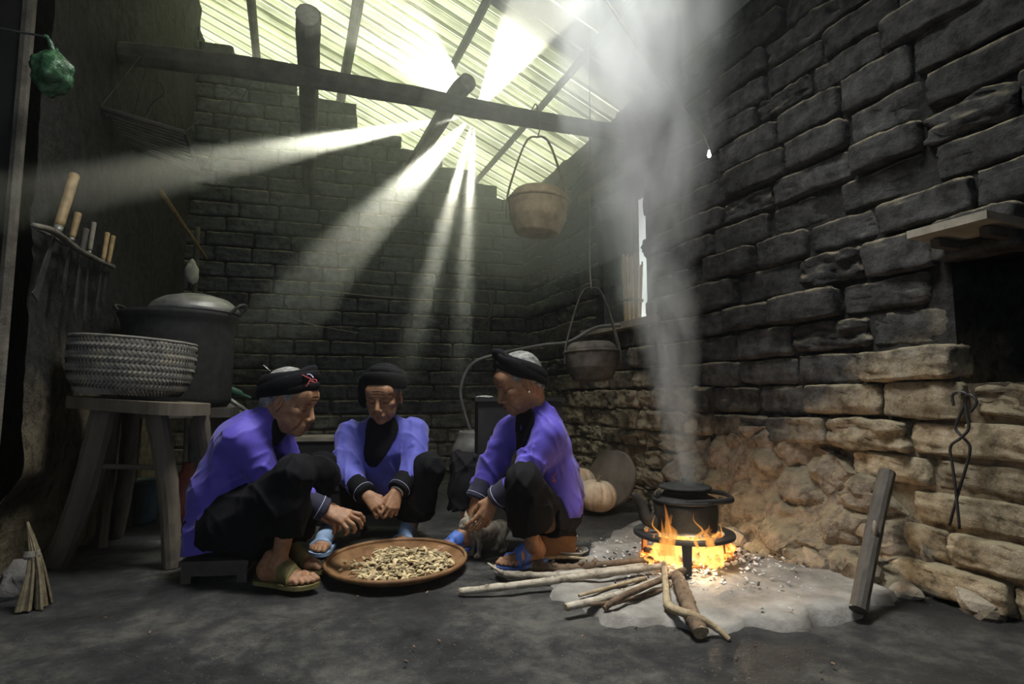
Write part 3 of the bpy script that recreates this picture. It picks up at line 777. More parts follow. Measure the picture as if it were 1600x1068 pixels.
# ---- fire
def fire():
    t = thing('cooking_fire', 'orange wood fire burning under the black kettle', 'fire', (HC[0], HC[1], 0.03))
    g = random.Random(5)
    mk('ember_bed', rock((HC[0] + 0.02, HC[1] + 0.02, 0.045), (0.19, 0.15, 0.035), 3, 4, 0.5), 'ember', t, True)
    for i in range(16):
        a = g.uniform(0, 6.28); r = g.uniform(0.05, 0.2); s = g.uniform(0.014, 0.03)
        mk('ember', rock((HC[0] + 0.04 + r * math.cos(a), HC[1] + 0.01 + r * math.sin(a) * 0.8, 0.07), (s * 1.6, s, s * 0.8), i, 2, 0.4), 'ember', t, True)
    fl = []
    for i in range(34):
        px = g.choice([g.gauss(1042, 12), g.gauss(1098, 11), g.gauss(1068, 22)]); py = g.uniform(868, 884); d = g.uniform(2.33, 2.54)
        fl.append((px, py, d, g.uniform(28, 74) * (1 if px < 1085 else .8), g.uniform(0.010, 0.022)))
    soft = [(1043, 868, 2.262, 70, 0.026), (1051, 868, 2.265, 58, 0.022), (1036, 868, 2.265, 50, 0.020), (1091, 856, 2.262, 48, 0.010), (1106, 852, 2.27, 30, 0.018), (1114, 852, 2.27, 24, 0.014)]
    fl += soft
    fl += [(1122, 890, 2.40, 18, 0.026), (1112, 888, 2.36, 22, 0.026), (1014, 888, 2.40, 22, 0.012), (1058, 886, 2.33, 26, 0.018)]
    for k, (px, py, d, hp, rad) in enumerate(fl):
        b = P(px, py, d); b[2] = max(b[2], 0.05); h = hp * d / 900 * 1.15
        sx, sy = g.uniform(-.028, .028), g.uniform(-.02, .02)
        path = [b, b + [sx * .5, sy * .5, h * .25], b + [-sx * .9, -sy, h * .5], b + [sx * .8, sy * .5, h * .75], b + [sx * .2, sy, h]]
        mk('flame', tube(path, [rad * 0.7, rad, rad * 0.62, rad * .3, 0.0008], 10, 24, jit=0.12, flat=0.7, seed=k), 'flame_soft' if (px, py, d, hp, rad) in soft else 'flame', t, True)
    ld = bpy.data.lights.new('firelight', 'POINT'); ld.energy = 15; ld.color = (1.0, 0.72, 0.43); ld.shadow_soft_size = 0.08
    lo = bpy.data.objects.new('firelight', ld); col.objects.link(lo); lo.parent = t; lo.location = (-0.10, -0.16, 0.10)
    ld2 = bpy.data.lights.new('firelight', 'POINT'); ld2.energy = 4.5; ld2.color = (1.0, 0.70, 0.40); ld2.shadow_soft_size = 0.08
    lo2 = bpy.data.objects.new('firelight', ld2); col.objects.link(lo2); lo2.parent = t; lo2.location = (0.16, 0.05, 0.09)
fire()

# ---- trivet
RC = P(1068, 832, 2.50); RZ = RC[2]
def trivet():
    t = thing('iron_trivet', 'round black iron trivet on three legs over the fire', 'trivet', (RC[0], RC[1], 0.03))
    prof = [(0.168, -0.006), (0.212, -0.006), (0.214, 0.0), (0.212, 0.008), (0.168, 0.008), (0.166, 0.0), (0.168, -0.006)]
    mk('ring', lathe(prof, 56, RC), 'iron', t, False)
    a0 = math.atan2(-RC[1], -RC[0])
    for k, m in zip((0, 1, 2), ('iron', 'rusty_iron', 'rusty_iron')):
        a = a0 + 0.06 + k * 2 * math.pi / 3
        top = RC + np.array([math.cos(a) * 0.188, math.sin(a) * 0.188, -0.005]); bot = np.array([RC[0] + math.cos(a) * 0.20, RC[1] + math.sin(a) * 0.20, 0.005])
        u = np.array([-math.sin(a), math.cos(a), 0.0]); v = np.array([math.cos(a), math.sin(a), 0.0]); V = []
        for s in np.linspace(0, 1, 5):
            c = top * (1 - s) + bot * s; w = 0.021 - 0.008 * s
            V += [c + u * w + v * .005, c - u * w + v * .005, c - u * w - v * .005, c + u * w - v * .005]
        F = [(i * 4 + j, i * 4 + (j + 1) % 4, i * 4 + 4 + (j + 1) % 4, i * 4 + 4 + j) for i in range(4) for j in range(4)] + [(3, 2, 1, 0), (16, 17, 18, 19)]
        mk('leg', (V, F), m, t)
    for k in range(3):
        a = a0 + 0.9 + k * 2 * math.pi / 3
        p = RC + np.array([math.cos(a) * 0.19, math.sin(a) * 0.19, 0.004]); q = RC + np.array([math.cos(a) * 0.09, math.sin(a) * 0.09, 0.004])
        mk('prong', tube([p, q], 0.009, 6, flat=0.5), 'iron', t)
trivet()
# ---- kettle
def kettle():
    c = P(1072, 832, 2.50); c[2] = RZ + 0.010
    t = thing('kettle', 'soot-black kettle with short spout steaming on the trivet', 'kettle', c)
    r = 0.134
    prof = resample([(0.0, 0.0), (r * 0.90, 0.0), (r * 0.985, 0.012), (r, 0.04), (r * 1.01, 0.115), (r * 0.99, 0.128), (r * 0.93, 0.135), (r * 0.72, 0.155), (r * 0.66, 0.165), (r * 0.66, 0.175)], 40)
    mk('body', lathe(prof, 56, c, disp=lambda i, j, a, z: 0.0015 * math.sin(a * 5 + z * 60)), 'soot_iron', t, True)
    lp = [(r * 0.64, 0.172), (r * 0.68, 0.176), (r * 0.84, 0.181), (r * 0.85, 0.186), (r * 0.80, 0.192), (r * 0.45, 0.202), (0.0, 0.205)]
    lid = mk('lid', lathe(resample(lp, 26), 48, c), 'soot_iron', t, True)
    mk('knob', lathe([(0.0, 0.204), (0.009, 0.204), (0.009, 0.212), (0.015, 0.214), (0.015, 0.223), (0.0, 0.224)], 14, c), 'soot_iron', lid, False)
    mk('band', lathe([(r * 1.0, 0.126), (r * 1.035, 0.128), (r * 1.035, 0.136), (r * 0.97, 0.139)], 48, c), 'soot_iron', t, True)
    L = -RT; toward = -np.array([FW[0], FW[1], 0])
    b = c + np.array([0, 0, 0.03])
    sp = [b + L * (r - 0.02), b + L * (r + 0.035) + [0, 0, 0.022], b + L * (r + 0.055) + [0, 0, 0.075], b + L * (r + 0.083) + [0, 0, 0.115], b + L * (r + 0.098) + [0, 0, 0.118]]
    mk('spout', tube(sp, [0.034, 0.029, 0.022, 0.015, 0.013], 12, 22), 'soot_iron', t, True)
    # carrying handle folded down to one side, on two ears
    hz = 0.134
    e1 = c + toward * r * 0.80 + L * 0.03 + [0, 0, hz]; e2 = c - toward * r * 0.80 + L * 0.03 + [0, 0, hz]
    path = [e1, c + toward * r * 0.82 - L * 0.06 + [0, 0, hz + .004], c + toward * 0.065 - L * (r + 0.040) + [0, 0, hz + 0.004], c - L * (r + 0.062) + [0, 0, hz + 0.006], c - toward * 0.065 - L * (r + 0.04) + [0, 0, hz + 0.014], c - toward * r * 0.82 - L * 0.06 + [0, 0, hz + 0.02], e2]
    mk('handle', tube(path, 0.0085, 8, 44, flat=1.5), 'soot_iron', t, True)
    for e in (c + L * (r * 0.86) + [0, 0, hz + 0.012], c - L * (r * 0.62) + [0, 0, hz + 0.022]):
        mk('ear', rock(e, (0.012, 0.014, 0.026), 3, 2, 0.2), 'soot_iron', t, True)
kettle()

# ---- firewood
def stick(pix, rad, mat, label, z0=0.0, zs=None, seed=1, knots=3, cat='stick', extra=None, n=9):
    pts = []
    for i, (x, y) in enumerate(pix):
        zz = (zs[i] if zs else z0) + (rad if np.ndim(rad) == 0 else rad[min(i, len(rad) - 1)])
        pts.append(onfloor(x, y, zz))
    pts = np.array(pts); g = random.Random(seed)
    t = thing('firewood_stick', label, cat, pts[0], 'firewood fed into the fire')
    mk('bark', tube(pts, rad, n, max(18, len(pts) * 8), cap=False, jit=0.07, seed=seed), mat, t, True)
    rr = np.atleast_1d(rad)
    for a, b, r in ((pts[0], pts[1], rr[0]), (pts[-1], pts[-2], rr[-1])):
        d = (a - b) / np.linalg.norm(a - b)
        mk('cut_end', tube([a - d * 0.003, a + d * 0.002], [r * 0.98, r * 0.9], n, 2), 'branch_tan', t)
    for k in range(knots):
        u = g.uniform(0.1, 0.7); i = min(int(u * (len(pts) - 1)), len(pts) - 2); f = u * (len(pts) - 1) - i
        c = pts[i] * (1 - f) + pts[i + 1] * f; r = rr[0]
        mk('knot', rock(c + np.array([g.uniform(-.5, .5) * r, 0, r * 0.6]), (r * 0.8, r * 0.6, r * 0.6), seed + k, 1, 0.4), mat, t, True)
    if extra is not None: mk('fork', tube([onfloor(x, y, zz) for x, y, zz in extra], [rr[0] * .8, rr[0] * 0.3], 7), mat, t, True)
    return t
FS = 0.012
stick([(718, 924), (830, 911), (930, 897), (1036, 884)], [.014, .0145, .0135, .013], 'bark_pale', 'longest pale birch-like stick reaching furthest from the fire', zs=[0.0, 0.02, 0.035, 0.05], seed=2, knots=6)
stick([(775, 893), (800, 898), (890, 898), (1005, 884)], [.012, .0165, .015, .013], 'bark_pale', 'mottled forked stick lying behind the longest pale stick', zs=[0, 0, 0.02, 0.04], seed=3, knots=4, extra=[(786, 896, 0.02), (762, 879, 0.055)])
stick([(832, 884), (870, 888), (930, 883), (1018, 874)], [.024, .020, .0165, .015], 'bark_brown', 'thick brown stick with a torn ragged butt', zs=[0, 0.0, 0.02, 0.045], seed=4, knots=5)
stick([(768, 885), (820, 876), (880, 870), (942, 876)], [.007, .008, .008, .005], 'branch_tan', 'thin bowed bare switch behind the other sticks', zs=[0, 0.005, 0.01, 0.01], seed=5, knots=0)
stick([(884, 948), (958, 931), (1040, 902)], [.013, .0135, .012], 'bark_pale', 'short grey stick slanting across the hearth edge', zs=[0.026, 0.028, 0.05], seed=6, knots=3)
stick([(945, 950), (972, 932), (1068, 890)], [.010, .0115, .012], 'bark_brown', 'brown stick with sawn end crossing the short grey one', zs=[0.028, 0.05, 0.055], seed=7, knots=2)
stick([(900, 946), (970, 938), (1034, 922)], [.006, .0065, .007], 'bark_brown', 'thin reddish twig lying lowest on the hearth ash', z0=0.028, seed=8, knots=0)
stick([(905, 930), (968, 913), (1010, 902)], [.006, .007, .007], 'branch_tan', 'slim twig between the pale sticks and the hearth', z0=0.028, seed=9, knots=0)
stick([(1058, 900), (1068, 925), (1080, 957), (1095, 988)], [.024, .028, .025, .024], 'bark_brown', 'thickest short log pointing at the viewer from the fire', zs=[0.04, 0.028, 0.026, 0.0], seed=10, knots=2, n=12)
stick([(1038, 880), (1041, 925), (1047, 948), (1086, 962), (1118, 980), (1139, 998)], [.012, .0125, .016, .013, .011, .008], 'branch_tan', 'crooked pale branch bent over the thickest log', zs=[0.075, 0.05, 0.035, 0.045, 0.02, 0.0], seed=11, knots=3)
stick([(1110, 850), (1085, 874), (1066, 892)], [.008, .011, .012], 'bark_brown', 'burning stick end standing up inside the flames', zs=[0.07, 0.06, 0.05], seed=12, knots=0)
stick([(1008, 858), (1050, 868), (1090, 880)], [.013, .014, .012], 'bark_brown', 'scorched stick across the back of the fire', zs=[0.06, 0.06, 0.06], seed=13, knots=1)

# ---- pole and tongs by the right wall
def lean_pole():
    a = onfloor(1342, 948, 0.03); b = onX(1386, 738, 2.215)
    t = thing('wooden_pole', 'charred dark wooden pole leaning on the wall beside the tongs', 'pole', a)
    m = (a + b) / 2 + np.array([0.0, 0.004, 0])
    mk('shaft', tube([a - (b - a) * 0.02, m, b], [0.029, 0.030, 0.031], 12, 14, jit=0.03), 'dark_wood', t, False)
    mk('scar', rock(m - np.array([0.018, 0.024, -0.03]), (0.008, 0.01, 0.028), 2, 2, 0.2), 'grey_wood', t, True)
lean_pole()
def tongs():
    Z = lambda x, y: onX(1200 + x / 2.67, 600 + y / 2.67, WX - 0.045)
    t = thing('fire_tongs', 'twisted black wire fire tongs hanging on the adobe wall', 'tongs', Z(800, 600))
    A = [Z(*p) for p in ((775, 90), (770, 45), (800, 32), (830, 48), (805, 120), (782, 180), (806, 215), (842, 262), (825, 350), (797, 440), (757, 588))]
    B = [Z(*p) for p in ((855, 115), (880, 75), (858, 45), (832, 55), (838, 120), (846, 185), (812, 225), (770, 262), (780, 350), (792, 440), (808, 602))]
    off = np.array([-0.012, 0, 0])
    mk('wire', tube(A, 0.0052, 7, 70), 'iron', t, True); mk('wire', tube([p + off for p in B], 0.0052, 7, 70), 'iron', t, True)
    mk('peg', tube([Z(822, 48) + [0.06, 0, 0], Z(822, 48) + [-0.03, 0, 0.008]], 0.006, 6), 'dark_wood', t)
tongs()
def wall_shelf():
    a = onX(1420, 371, 2.06); b = onX(1545, 336, 2.06)
    y0, y1 = b[1], a[1]; zz = (a[2] + b[2]) / 2
    t = thing('wall_shelf', 'rough plank shelf jutting from the wall over the dark niche', 'shelf', (2.3, (y0 + y1) / 2, zz - 0.05))
    mk('board', box((2.06 + 0.20, (y0 + y1) / 2, zz), (0.42, y1 - y0, 0.028), rotm(0, 1.5, 0)), 'grey_wood', t)
    mk('bracket', box((2.22, y0 + 0.05, zz - 0.03), (0.2, 0.03, 0.03)), 'dark_wood', t); mk('bracket', box((2.22, y1 - 0.05, zz - 0.03), (0.2, 0.03, 0.03)), 'dark_wood', t)
wall_shelf()

# ---- pumpkins and the round board
def pumpkin(c, r, h, label, seed, tilt=0):
    t = thing('pumpkin', label, 'pumpkin', c, 'pumpkins stored by the wall')
    n = 72; prof = []
    for i in range(19):
        a = math.pi * i / 18; prof.append((r * math.sin(a) ** 0.95 + 0.0005, h / 2 - h / 2 * math.cos(a)))
    dimple = lambda i, j, a, z: -0.13 * r * (1 - abs(math.sin(a * 5 + seed))) ** 3 * math.sin(math.pi * i / 18)
    M = rotm(tilt, tilt * 0.6, seed * 20)
    V, F = lathe(prof, n, (0, 0, 0), disp=dimple)
    V[:, 2] -= 0.10 * h * np.exp(-(np.hypot(V[:, 0], V[:, 1]) / (0.3 * r)) ** 2) * np.sign(V[:, 2] - h / 2)
    mk('rind', ((V - [0, 0, h / 2]) @ M.T + [0, 0, h / 2] + c, F), 'pumpkin', t, True)
    top = np.array(c) + np.array([0, 0, h / 2]) + M @ np.array([0, 0, h * 0.40])
    mk('stalk', tube([top, top + M @ np.array([0.004, 0, 0.02]), top + M @ np.array([0.012, -.006, 0.045])], [0.013, 0.010, 0.012], 7, 8, jit=0.1), 'stalk', t, True)
pc = onfloor(933, 800, 0.0); pumpkin(pc, 0.132, 0.215, 'whole ribbed pumpkin with stalk in front of the round board', 1, 4)
pc2 = P(900, 760, 4.05); pc2[2] = 0.10; pumpkin(np.array([pc2[0], pc2[1], 0.002]) + [0, 0, 0.0], 0.145, 0.27, 'taller pumpkin half hidden behind the purple jacket', 3, 8)
pc3 = P(922, 752, 4.35); o = mk('field_stone', rock((pc3[0], pc3[1], 0.11), (0.09, 0.09, 0.12), 4, 3, 0.3), 'stone', None, True)
tag(o, 'pale grey stone wedged between pumpkins and wall', 'stone')
def round_board():
    c = P(956, 727, 3.95)
    tilt = math.radians(14)
    nrm = np.array([-math.cos(tilt), -0.35, math.sin(tilt)]); nrm /= np.linalg.norm(nrm)
    u, v, d = frame(nrm); M = np.array([u, v, d]).T
    r = 0.195
    c[2] = r * math.cos(tilt) + 0.01
    prof = [(0.0, -0.016), (r * 0.97, -0.016), (r, -0.008), (r, 0.008), (r * 0.97, 0.016), (0.0, 0.016)]
    V, F = lathe(prof, 48, c, M, disp=lambda i, j, a, z: (0.004 * math.sin(a * 3) + 0.003 * math.sin(a * 7) if 0 < i < 5 else 0))
    o = mk('chopping_board', (V, F), 'grey_wood', None, False); tag(o, 'round grey wooden board leaning against the wall behind the pumpkins', 'board')
    o.data.materials[0] = MAT['board_wood']
surf('board_wood', (0.10, 0.085, 0.07), (0.20, 0.175, 0.145), 7, 0.85, 0.5, coord='World', dist=0.006)
round_board()

# ---- baskets
def weave(n, amp, per=2):
    return lambda i, j, a, z: amp * (1 if ((j // per) + i) % 2 else -1)
def lidded_basket(c, r, h, mat, label, handle_top, hook_pts, tilt=0, lid_h=0.25):
    """c = base centre; a round covered basket with a tall bow handle hung by a hook or string"""
    c = np.array(c); t = thing('covered_basket', label, 'basket', c, 'covered baskets hanging from the roof')
    M = rotm(tilt, tilt * 0.5, 20)
    prof = resample([(0.0, 0.02), (r * 0.45, 0.0), (r * 0.72, 0.015), (r * 0.93, h * 0.35), (r, h * 0.68), (r * 0.97, h * 0.74)], 44)
    mk('body', lathe(prof, 112, c, M, disp=weave(112, 0.0016)), mat, t, True)
    mk('rim', lathe([(r * 0.97, h * 0.70), (r * 1.03, h * 0.71), (r * 1.04, h * 0.75), (r * 0.97, h * 0.77)], 56, c, M, disp=weave(56, 0.0015)), mat, t, True)
    lp = resample([(r * 0.95, h * 0.75), (r * 0.93, h * 0.83), (r * 0.82, h * 0.92), (r * 0.70, h * 0.97), (0.0, h)], 22)
    mk('lid', lathe(lp, 112, c, M, disp=weave(112, 0.0014)), mat, t, True)
    ht = np.array(handle_top)
    u = np.array([0.93, -0.36, 0]); v = np.array([0.36, 0.93, 0])
    for s in (-1, 1):
        o1 = v * 0.03 * s
        p = [c + u * r * 1.02 + o1 + [0, 0, h * 0.42], c + u * r * 0.95 + o1 + [0, 0, h * 0.95], ht + u * r * 0.42 + o1 * .4 - [0, 0, 0.055], ht + o1 * 0.1, ht - u * r * 0.42 + o1 * .4 - [0, 0, 0.055], c - u * r * 0.95 + o1 + [0, 0, h * 0.95], c - u * r * 1.02 + o1 + [0, 0, h * 0.42]]
        mk('handle', tube(p, 0.0075, 7, 48, flat=0.6), mat, t, True)
    mk('hook', tube(hook_pts, 0.005, 6, 20), 'rope', t, True)
b1 = onY(839, 368, 3.70); ht1 = onY(841, 214, 3.70)
bx = b1[0]
lidded_basket((bx, 3.70, b1[2]), 0.215, 0.345, 'wicker', 'large tan covered basket hanging from the tie beam by a hook', (bx + 0.005, 3.70, ht1[2]),
              [(bx + 0.005, 3.70, ht1[2] - 0.01), (bx + 0.01, 3.66, ht1[2] + 0.05), (bx - 0.02, 3.615, 2.75), (bx - 0.025, 3.64, 2.84), (bx - 0.02, 3.70, 2.86), (bx - 0.02, 3.77, 2.83)], 3)
b2 = P(926, 596, 3.9); ht2 = P(928, 447, 3.9); s2 = np.array([ht2[0] + 0.01, ht2[1], roofz(1.95) - 0.04])
lidded_basket(b2, 0.185, 0.275, 'wicker_dark', 'smaller dark covered basket hanging low on a long string by the window', (b2[0], b2[1], ht2[2]),
              [np.array([b2[0], b2[1], ht2[2] - .01]), np.array([b2[0] - .012, b2[1], ht2[2] + .2]), np.array([b2[0], b2[1], 2.2]), np.array([b2[0] + 0.01, b2[1], roofz(b2[0]) - 0.01])], -2)

# ---- wooden stand with the herringbone basket, the cauldron and its lid
def big_stool():
    t = thing('work_stool', 'heavy wooden stool on splayed trunk legs holding the herringbone basket', 'stool', onfloor(180, 888))
    a, b, c, d = P(104, 612, 2.50), P(262, 640, 2.42), P(326, 632, 2.80), P(190, 605, 2.95)
    z1 = 0.755
    top = [np.array([p[0], p[1], z1 - 0.010 * k]) for p, k in ((a, 0), (b, 3), (c, 3.5), (d, 0.5))]
    V = []; n = 40
    ring = smooth_path([*top, top[0]], n + 1)[:-1]
    cen = np.mean(top, axis=0)
    V = np.vstack([ring + [0, 0, 0.0], ring * 1.0 - [0, 0, 0.052]])
    F = [tuple(range(n)), tuple(range(2 * n - 1, n - 1, -1))] + [(i, i + n, (i + 1) % n + n, (i + 1) % n) for i in range(n)]
    mk('seat', (V, F), 'old_wood', t)
    for (tp, bt, r) in (((P(165, 640, 2.62)), onfloor(90, 882), (0.058, 0.056, 0.05)), ((P(243, 640, 2.56)), onfloor(270, 884), (0.046, 0.043, 0.040)), (P(312, 636, 2.80), onfloor(330, 846), (0.036, 0.034, 0.032)), (P(205, 640, 2.88), onfloor(180, 838), (0.04, 0.04, 0.04))):
        tp = np.array(tp); tp[2] = z1 - 0.06
        mid = (tp + bt) / 2 + np.array([0.015, 0, 0.0])
        mk('leg', tube([bt, mid, tp], r[::-1], 12, 14, jit=0.035), 'old_wood' if bt is not None else '', t, False)
    p, q = P(158, 728, 2.62), P(246, 730, 2.60)
    mk('stretcher', tube([p, q], 0.012, 8), 'old_wood', t)
    return cen, z1
seat_c, seat_z = big_stool()
def herring_basket():
    c = np.array([*P(206, 560, 2.68)[:2], seat_z + 0.004])
    t = thing('herringbone_basket', 'wide shallow grey basket of herringbone weave on the work stool', 'basket', c)
    M = rotm(0, 3.0, 0)
    h = 0.25
    def rad(s): return np.interp(s, [0, .08, .3, .6, .9, 1], [0.195, 0.218, 0.243, 0.255, 0.256, 0.250])
    prof = [(0.0, 0.004)] + [(rad(s) - 0.006, h * s) for s in np.linspace(0, 1, 14)] + [(rad(1) - 0.018, h), (rad(.5) - 0.02, h * .5), (rad(0) - 0.02, 0.02), (0, 0.02)]
    mk('wall', lathe(prof, 64, c, M), 'wicker_base', t, True)
    parts = []; rows = 9; n = 84
    for k in range(rows):
        for j in range(n):
            s0, s1 = k / rows, (k + 1) / rows; a0 = 2 * math.pi * (j + (0.5 if k % 2 else 0)) / n; da = 2 * math.pi / n * 1.5 * (1 if k % 2 else -1)
            P0 = np.array([math.cos(a0) * rad(s0), math.sin(a0) * rad(s0), h * s0]); P1 = np.array([math.cos(a0 + da) * rad(s1), math.sin(a0 + da) * rad(s1), h * s1])
            out = np.array([math.cos(a0 + da / 2), math.sin(a0 + da / 2), 0]); tdir = (P1 - P0) / np.linalg.norm(P1 - P0); w = np.cross(out, tdir) * 0.0056
            m = (P0 + P1) / 2 + out * 0.0028
            V = [P0 + w - out * .002, P0 - w - out * .002, m - w, m + w, P1 + w - out * .003, P1 - w - out * .003]
            parts.append((np.array(V) @ M.T + c, [(0, 1, 2, 3), (3, 2, 5, 4)]))
    o = mk('weave', join(*parts), 'wicker_grey', t, False); o['kind'] = 'stuff'
    mk('rim', lathe([(rad(1) - .018, h - .006), (rad(1) + .004, h - .006), (rad(1) + .004, h + .006), (rad(1) - .018, h + .006)], 64, c, M, disp=weave(64, .0015)), 'wicker_grey', t, True)
herring_basket()
def cauldron():
    c = P(279, 560, 3.34); c[2] = 0.70
    st = thing('pot_stand', 'dark wooden stand under the black cauldron', 'stand', (c[0], c[1], 0.0))
    mk('top', box((c[0], c[1], 0.665), (0.62, 0.6, 0.05)), 'dark_wood', st)
    for sx in (-1, 1):
        for sy in (-1, 1): mk('leg', tube([(c[0] + sx * .26, c[1] + sy * .25, -0.01), (c[0] + sx * .24, c[1] + sy * .23, 0.65)], 0.03, 8), 'old_wood', st)
    t = thing('cauldron', 'large black barrel cauldron with two ear handles on the stand', 'cauldron', (c[0], c[1], 0.695))
    r = 0.295; zt = 0.53
    prof = resample([(0.0, 0.0), (r * 0.9, 0.0), (r * 0.97, 0.03), (r * 0.98, zt - 0.06), (r * 1.04, zt - 0.03), (r * 1.08, zt), (r * 1.0, zt + 0.006), (r * 0.9, zt - 0.02), (0, zt - .03)], 40)
    mk('body', lathe(prof, 56, c - [0, 0, 0.005]), 'soot_iron', t, True)
    for s, px in ((-1, 185), (1, 362)):
        e = c + RT * s * r * 1.06 + [0, 0, zt - 0.005]
        f = np.array([FW[0], FW[1], 0]) * 0.05
        mk('handle', tube([e - f, e - f * .8 + RT * s * .05 + [0, 0, 0.05], e + f * .8 + RT * s * .05 + [0, 0, .05], e + f], 0.010, 7, 20), 'iron', t, True)
    l = c + RT * 0.08 + [0, 0, zt + 0.004]
    M = rotm(0, 4, 0)
    lo = mk('wok_lid', lathe(resample([(0.235, 0.0), (0.24, 0.012), (0.225, 0.045), (0.17, 0.085), (0.09, 0.108), (0.0, 0.114)], 24), 56, l, None, disp=lambda i, j, a, z: 0.002 * math.sin(a * 4 + i)), 'dull_metal', None, True)
    tag(lo, 'dented dull metal domed lid resting on the cauldron rim', 'lid')
cauldron()

# ---- left wall things
def knives():
    X = -0.925
    L = lambda x, y, dx=0.0: onX(x, y, X + dx)
    t = thing('knife_rack', 'dark split-wood rail fixed to the left wall holding knives', 'rack', L(115, 385))
    mk('rail', tube([L(52, 352), L(85, 362), L(120, 388), L(150, 405), L(178, 418)], [0.010, 0.014, 0.013, 0.014, 0.008], 8, 24, jit=0.06), 'log_wood', t, True)
    mk('rail', tube([L(56, 356, -0.05), L(120, 390, -0.05), L(178, 416, -0.05)], 0.010, 8, 16), 'log_wood', t, True)
    ks = [((116, 274), (92, 354), (86, 366), (55, 466), 0.021, 'handle_wood', 'largest knife with long bamboo handle and hooked blade', True),
          ((122, 334), (112, 372), (110, 378), (98, 462), 0.015, 'handle_wood', 'knife with short bamboo handle next to the largest one', False),
          ((134, 358), (128, 392), (127, 394), (116, 500), 0.014, 'dark_wood', 'knife with the dark handle in the middle of the rail', False),
          ((147, 348), (140, 392), (139, 396), (132, 512), 0.011, 'grey_wood', 'knife with slim grey handle and longest straight blade', False),
          ((168, 364), (161, 406), (160, 408), (150, 492), 0.012, 'handle_wood', 'second last knife with narrow tan handle on the rail', False),
          ((177, 369), (169, 412), (168, 414), (160, 480), 0.012, 'handle_wood', 'knife at the far end of the rail near the cauldron', False)]
    for (a, b, c, d, r, m, lab, hook) in ks:
        k = thing('kitchen_knife', lab, 'knife', L(*d, -0.022), 'knives in the wall rack')
        A, B, C_, D = (L(*q, -0.024) for q in (a, b, c, d))
        mk('handle', tube([A, (A + B) / 2, B], [r, r * 0.95, r * 0.85], 10, 8), m, k, True)
        mk('ferrule', tube([B, B + (B - A) * 0.12], [r * 0.8, r * 0.7], 10), 'dull_metal', k, True)
        u = (D - C_) / np.linalg.norm(D - C_); w = np.array([0, 1.0, 0]); w = w - u * (w @ u); w /= np.linalg.norm(w); n = np.cross(u, w) * 0.0025
        wd = r * 1.15
        V = []
        for s, wl, wr in ((0, .3, .3), (.25, .6, .5), (.6, .95, .8), (.9, .9, .9), (1.0, -0.2 if not hook else 1.5, .9)):
            cc = C_ + (D - C_) * s; V += [cc - w * wd * wl + n, cc + w * wd * wr + n, cc + w * wd * wr - n, cc - w * wd * wl - n]
        F = [(i * 4 + j, i * 4 + (j + 1) % 4, i * 4 + 4 + (j + 1) % 4, i * 4 + 4 + j) for i in range(4) for j in range(4)] + [(3, 2, 1, 0), (16, 17, 18, 19)]
        mk('blade', (V, F), 'blade', k)
knives()
def green_bag():
    c = onX(81, 118, -0.90)
    t = thing('plastic_bag', 'knotted dark green plastic bag hung on the doorpost', 'bag', c)
    V, F = rock((0, 0, 0), (0.066, 0.066, 0.092), 8, 4, 0.30)
    V = np.array(V); V[:, 2] += 0.02; k = np.clip((V[:, 2] - 0.045) / 0.06, 0, 1); V[:, :2] *= (1 - 0.72 * k)[:, None]
    mk('bag', (V + c, F), 'green_plastic', t, True)
    mk('tie', tube([c + [0, 0, 0.085], c + [-0.012, -0.008, 0.13], onX(70, 55, -0.93)], [0.012, 0.007, 0.006], 7, 14, jit=0.15), 'green_plastic', t, True)
    mk('nail', tube([onX(70, 57, -0.90), onX(70, 57, -0.90) - np.array([0.22, 0, 0])], 0.004, 6), 'iron', t)
green_bag()
def drying_rack():
    a, b, c, d = P(156, 168, 3.0), P(288, 207, 3.2), P(313, 272, 3.75), P(196, 226, 3.55)
    t = thing('drying_rack', 'smoke-blackened slatted rack hanging from strings in the dark corner', 'rack', (a + c) / 2)
    mk('rod', tube([a, b], 0.016, 8), 'slat_dark', t); mk('rod', tube([d, c], 0.012, 8), 'slat_dark', t)
    mk('rod', tube([a, d], 0.012, 8), 'slat_dark', t); mk('rod', tube([b, c], 0.012, 8), 'slat_dark', t)
    for i in range(1, 11):
        s = i / 11; mk('slat', tube([a + (d - a) * s, b + (c - b) * s], 0.008, 6), 'slat_dark', t)
    for p, q in ((b, (-0.30, 3.72, 2.72)), (c, (-0.30, 3.74, 2.72)), (a, (-0.90, 3.70, 2.70)), (d, (-0.86, 3.72, 2.70))):
        mk('string', tube([p, np.array(q)], 0.003, 5), 'slat_dark', t)
    tw = P(225, 185, 3.3)
    mk('twig', tube([tw + [0, 0, -0.02], P(240, 160, 3.3), P(256, 147, 3.3), P(250, 128, 3.3)], [0.007, 0.006, 0.004, 0.003], 6, 16), 'slat_dark', t)
drying_rack()
def corner_sticks():
    a, b = P(250, 299, 3.9), P(303, 375, 4.75)
    o = mk('bamboo_stick', tube([a, (a + b) / 2, b, b + (b - a) * 0.5], [0.022, 0.017, 0.014, 0.012], 9, 14), 'handle_wood', None, True); tag(o, 'slanting bamboo stick in the dark corner above the cauldron', 'stick')
    o['category'] = 'stick'
    f = P(309, 355, 5.0); bt = np.array([f[0], f[1], 0.0])
    o = mk('upright_pole', tube([bt, f], 0.022, 9, 10, jit=0.04), 'dark_wood', None, True); tag(o, 'thin upright pole standing behind the cauldron', 'pole')
    c = P(300, 425, 4.9)
    o = mk('cloth_pouch', rock(c, (0.05, 0.05, 0.10), 6, 3, 0.35), 'white_cloth', None, True); tag(o, 'small whitish pouch tied to the upright pole', 'pouch')
corner_sticks()
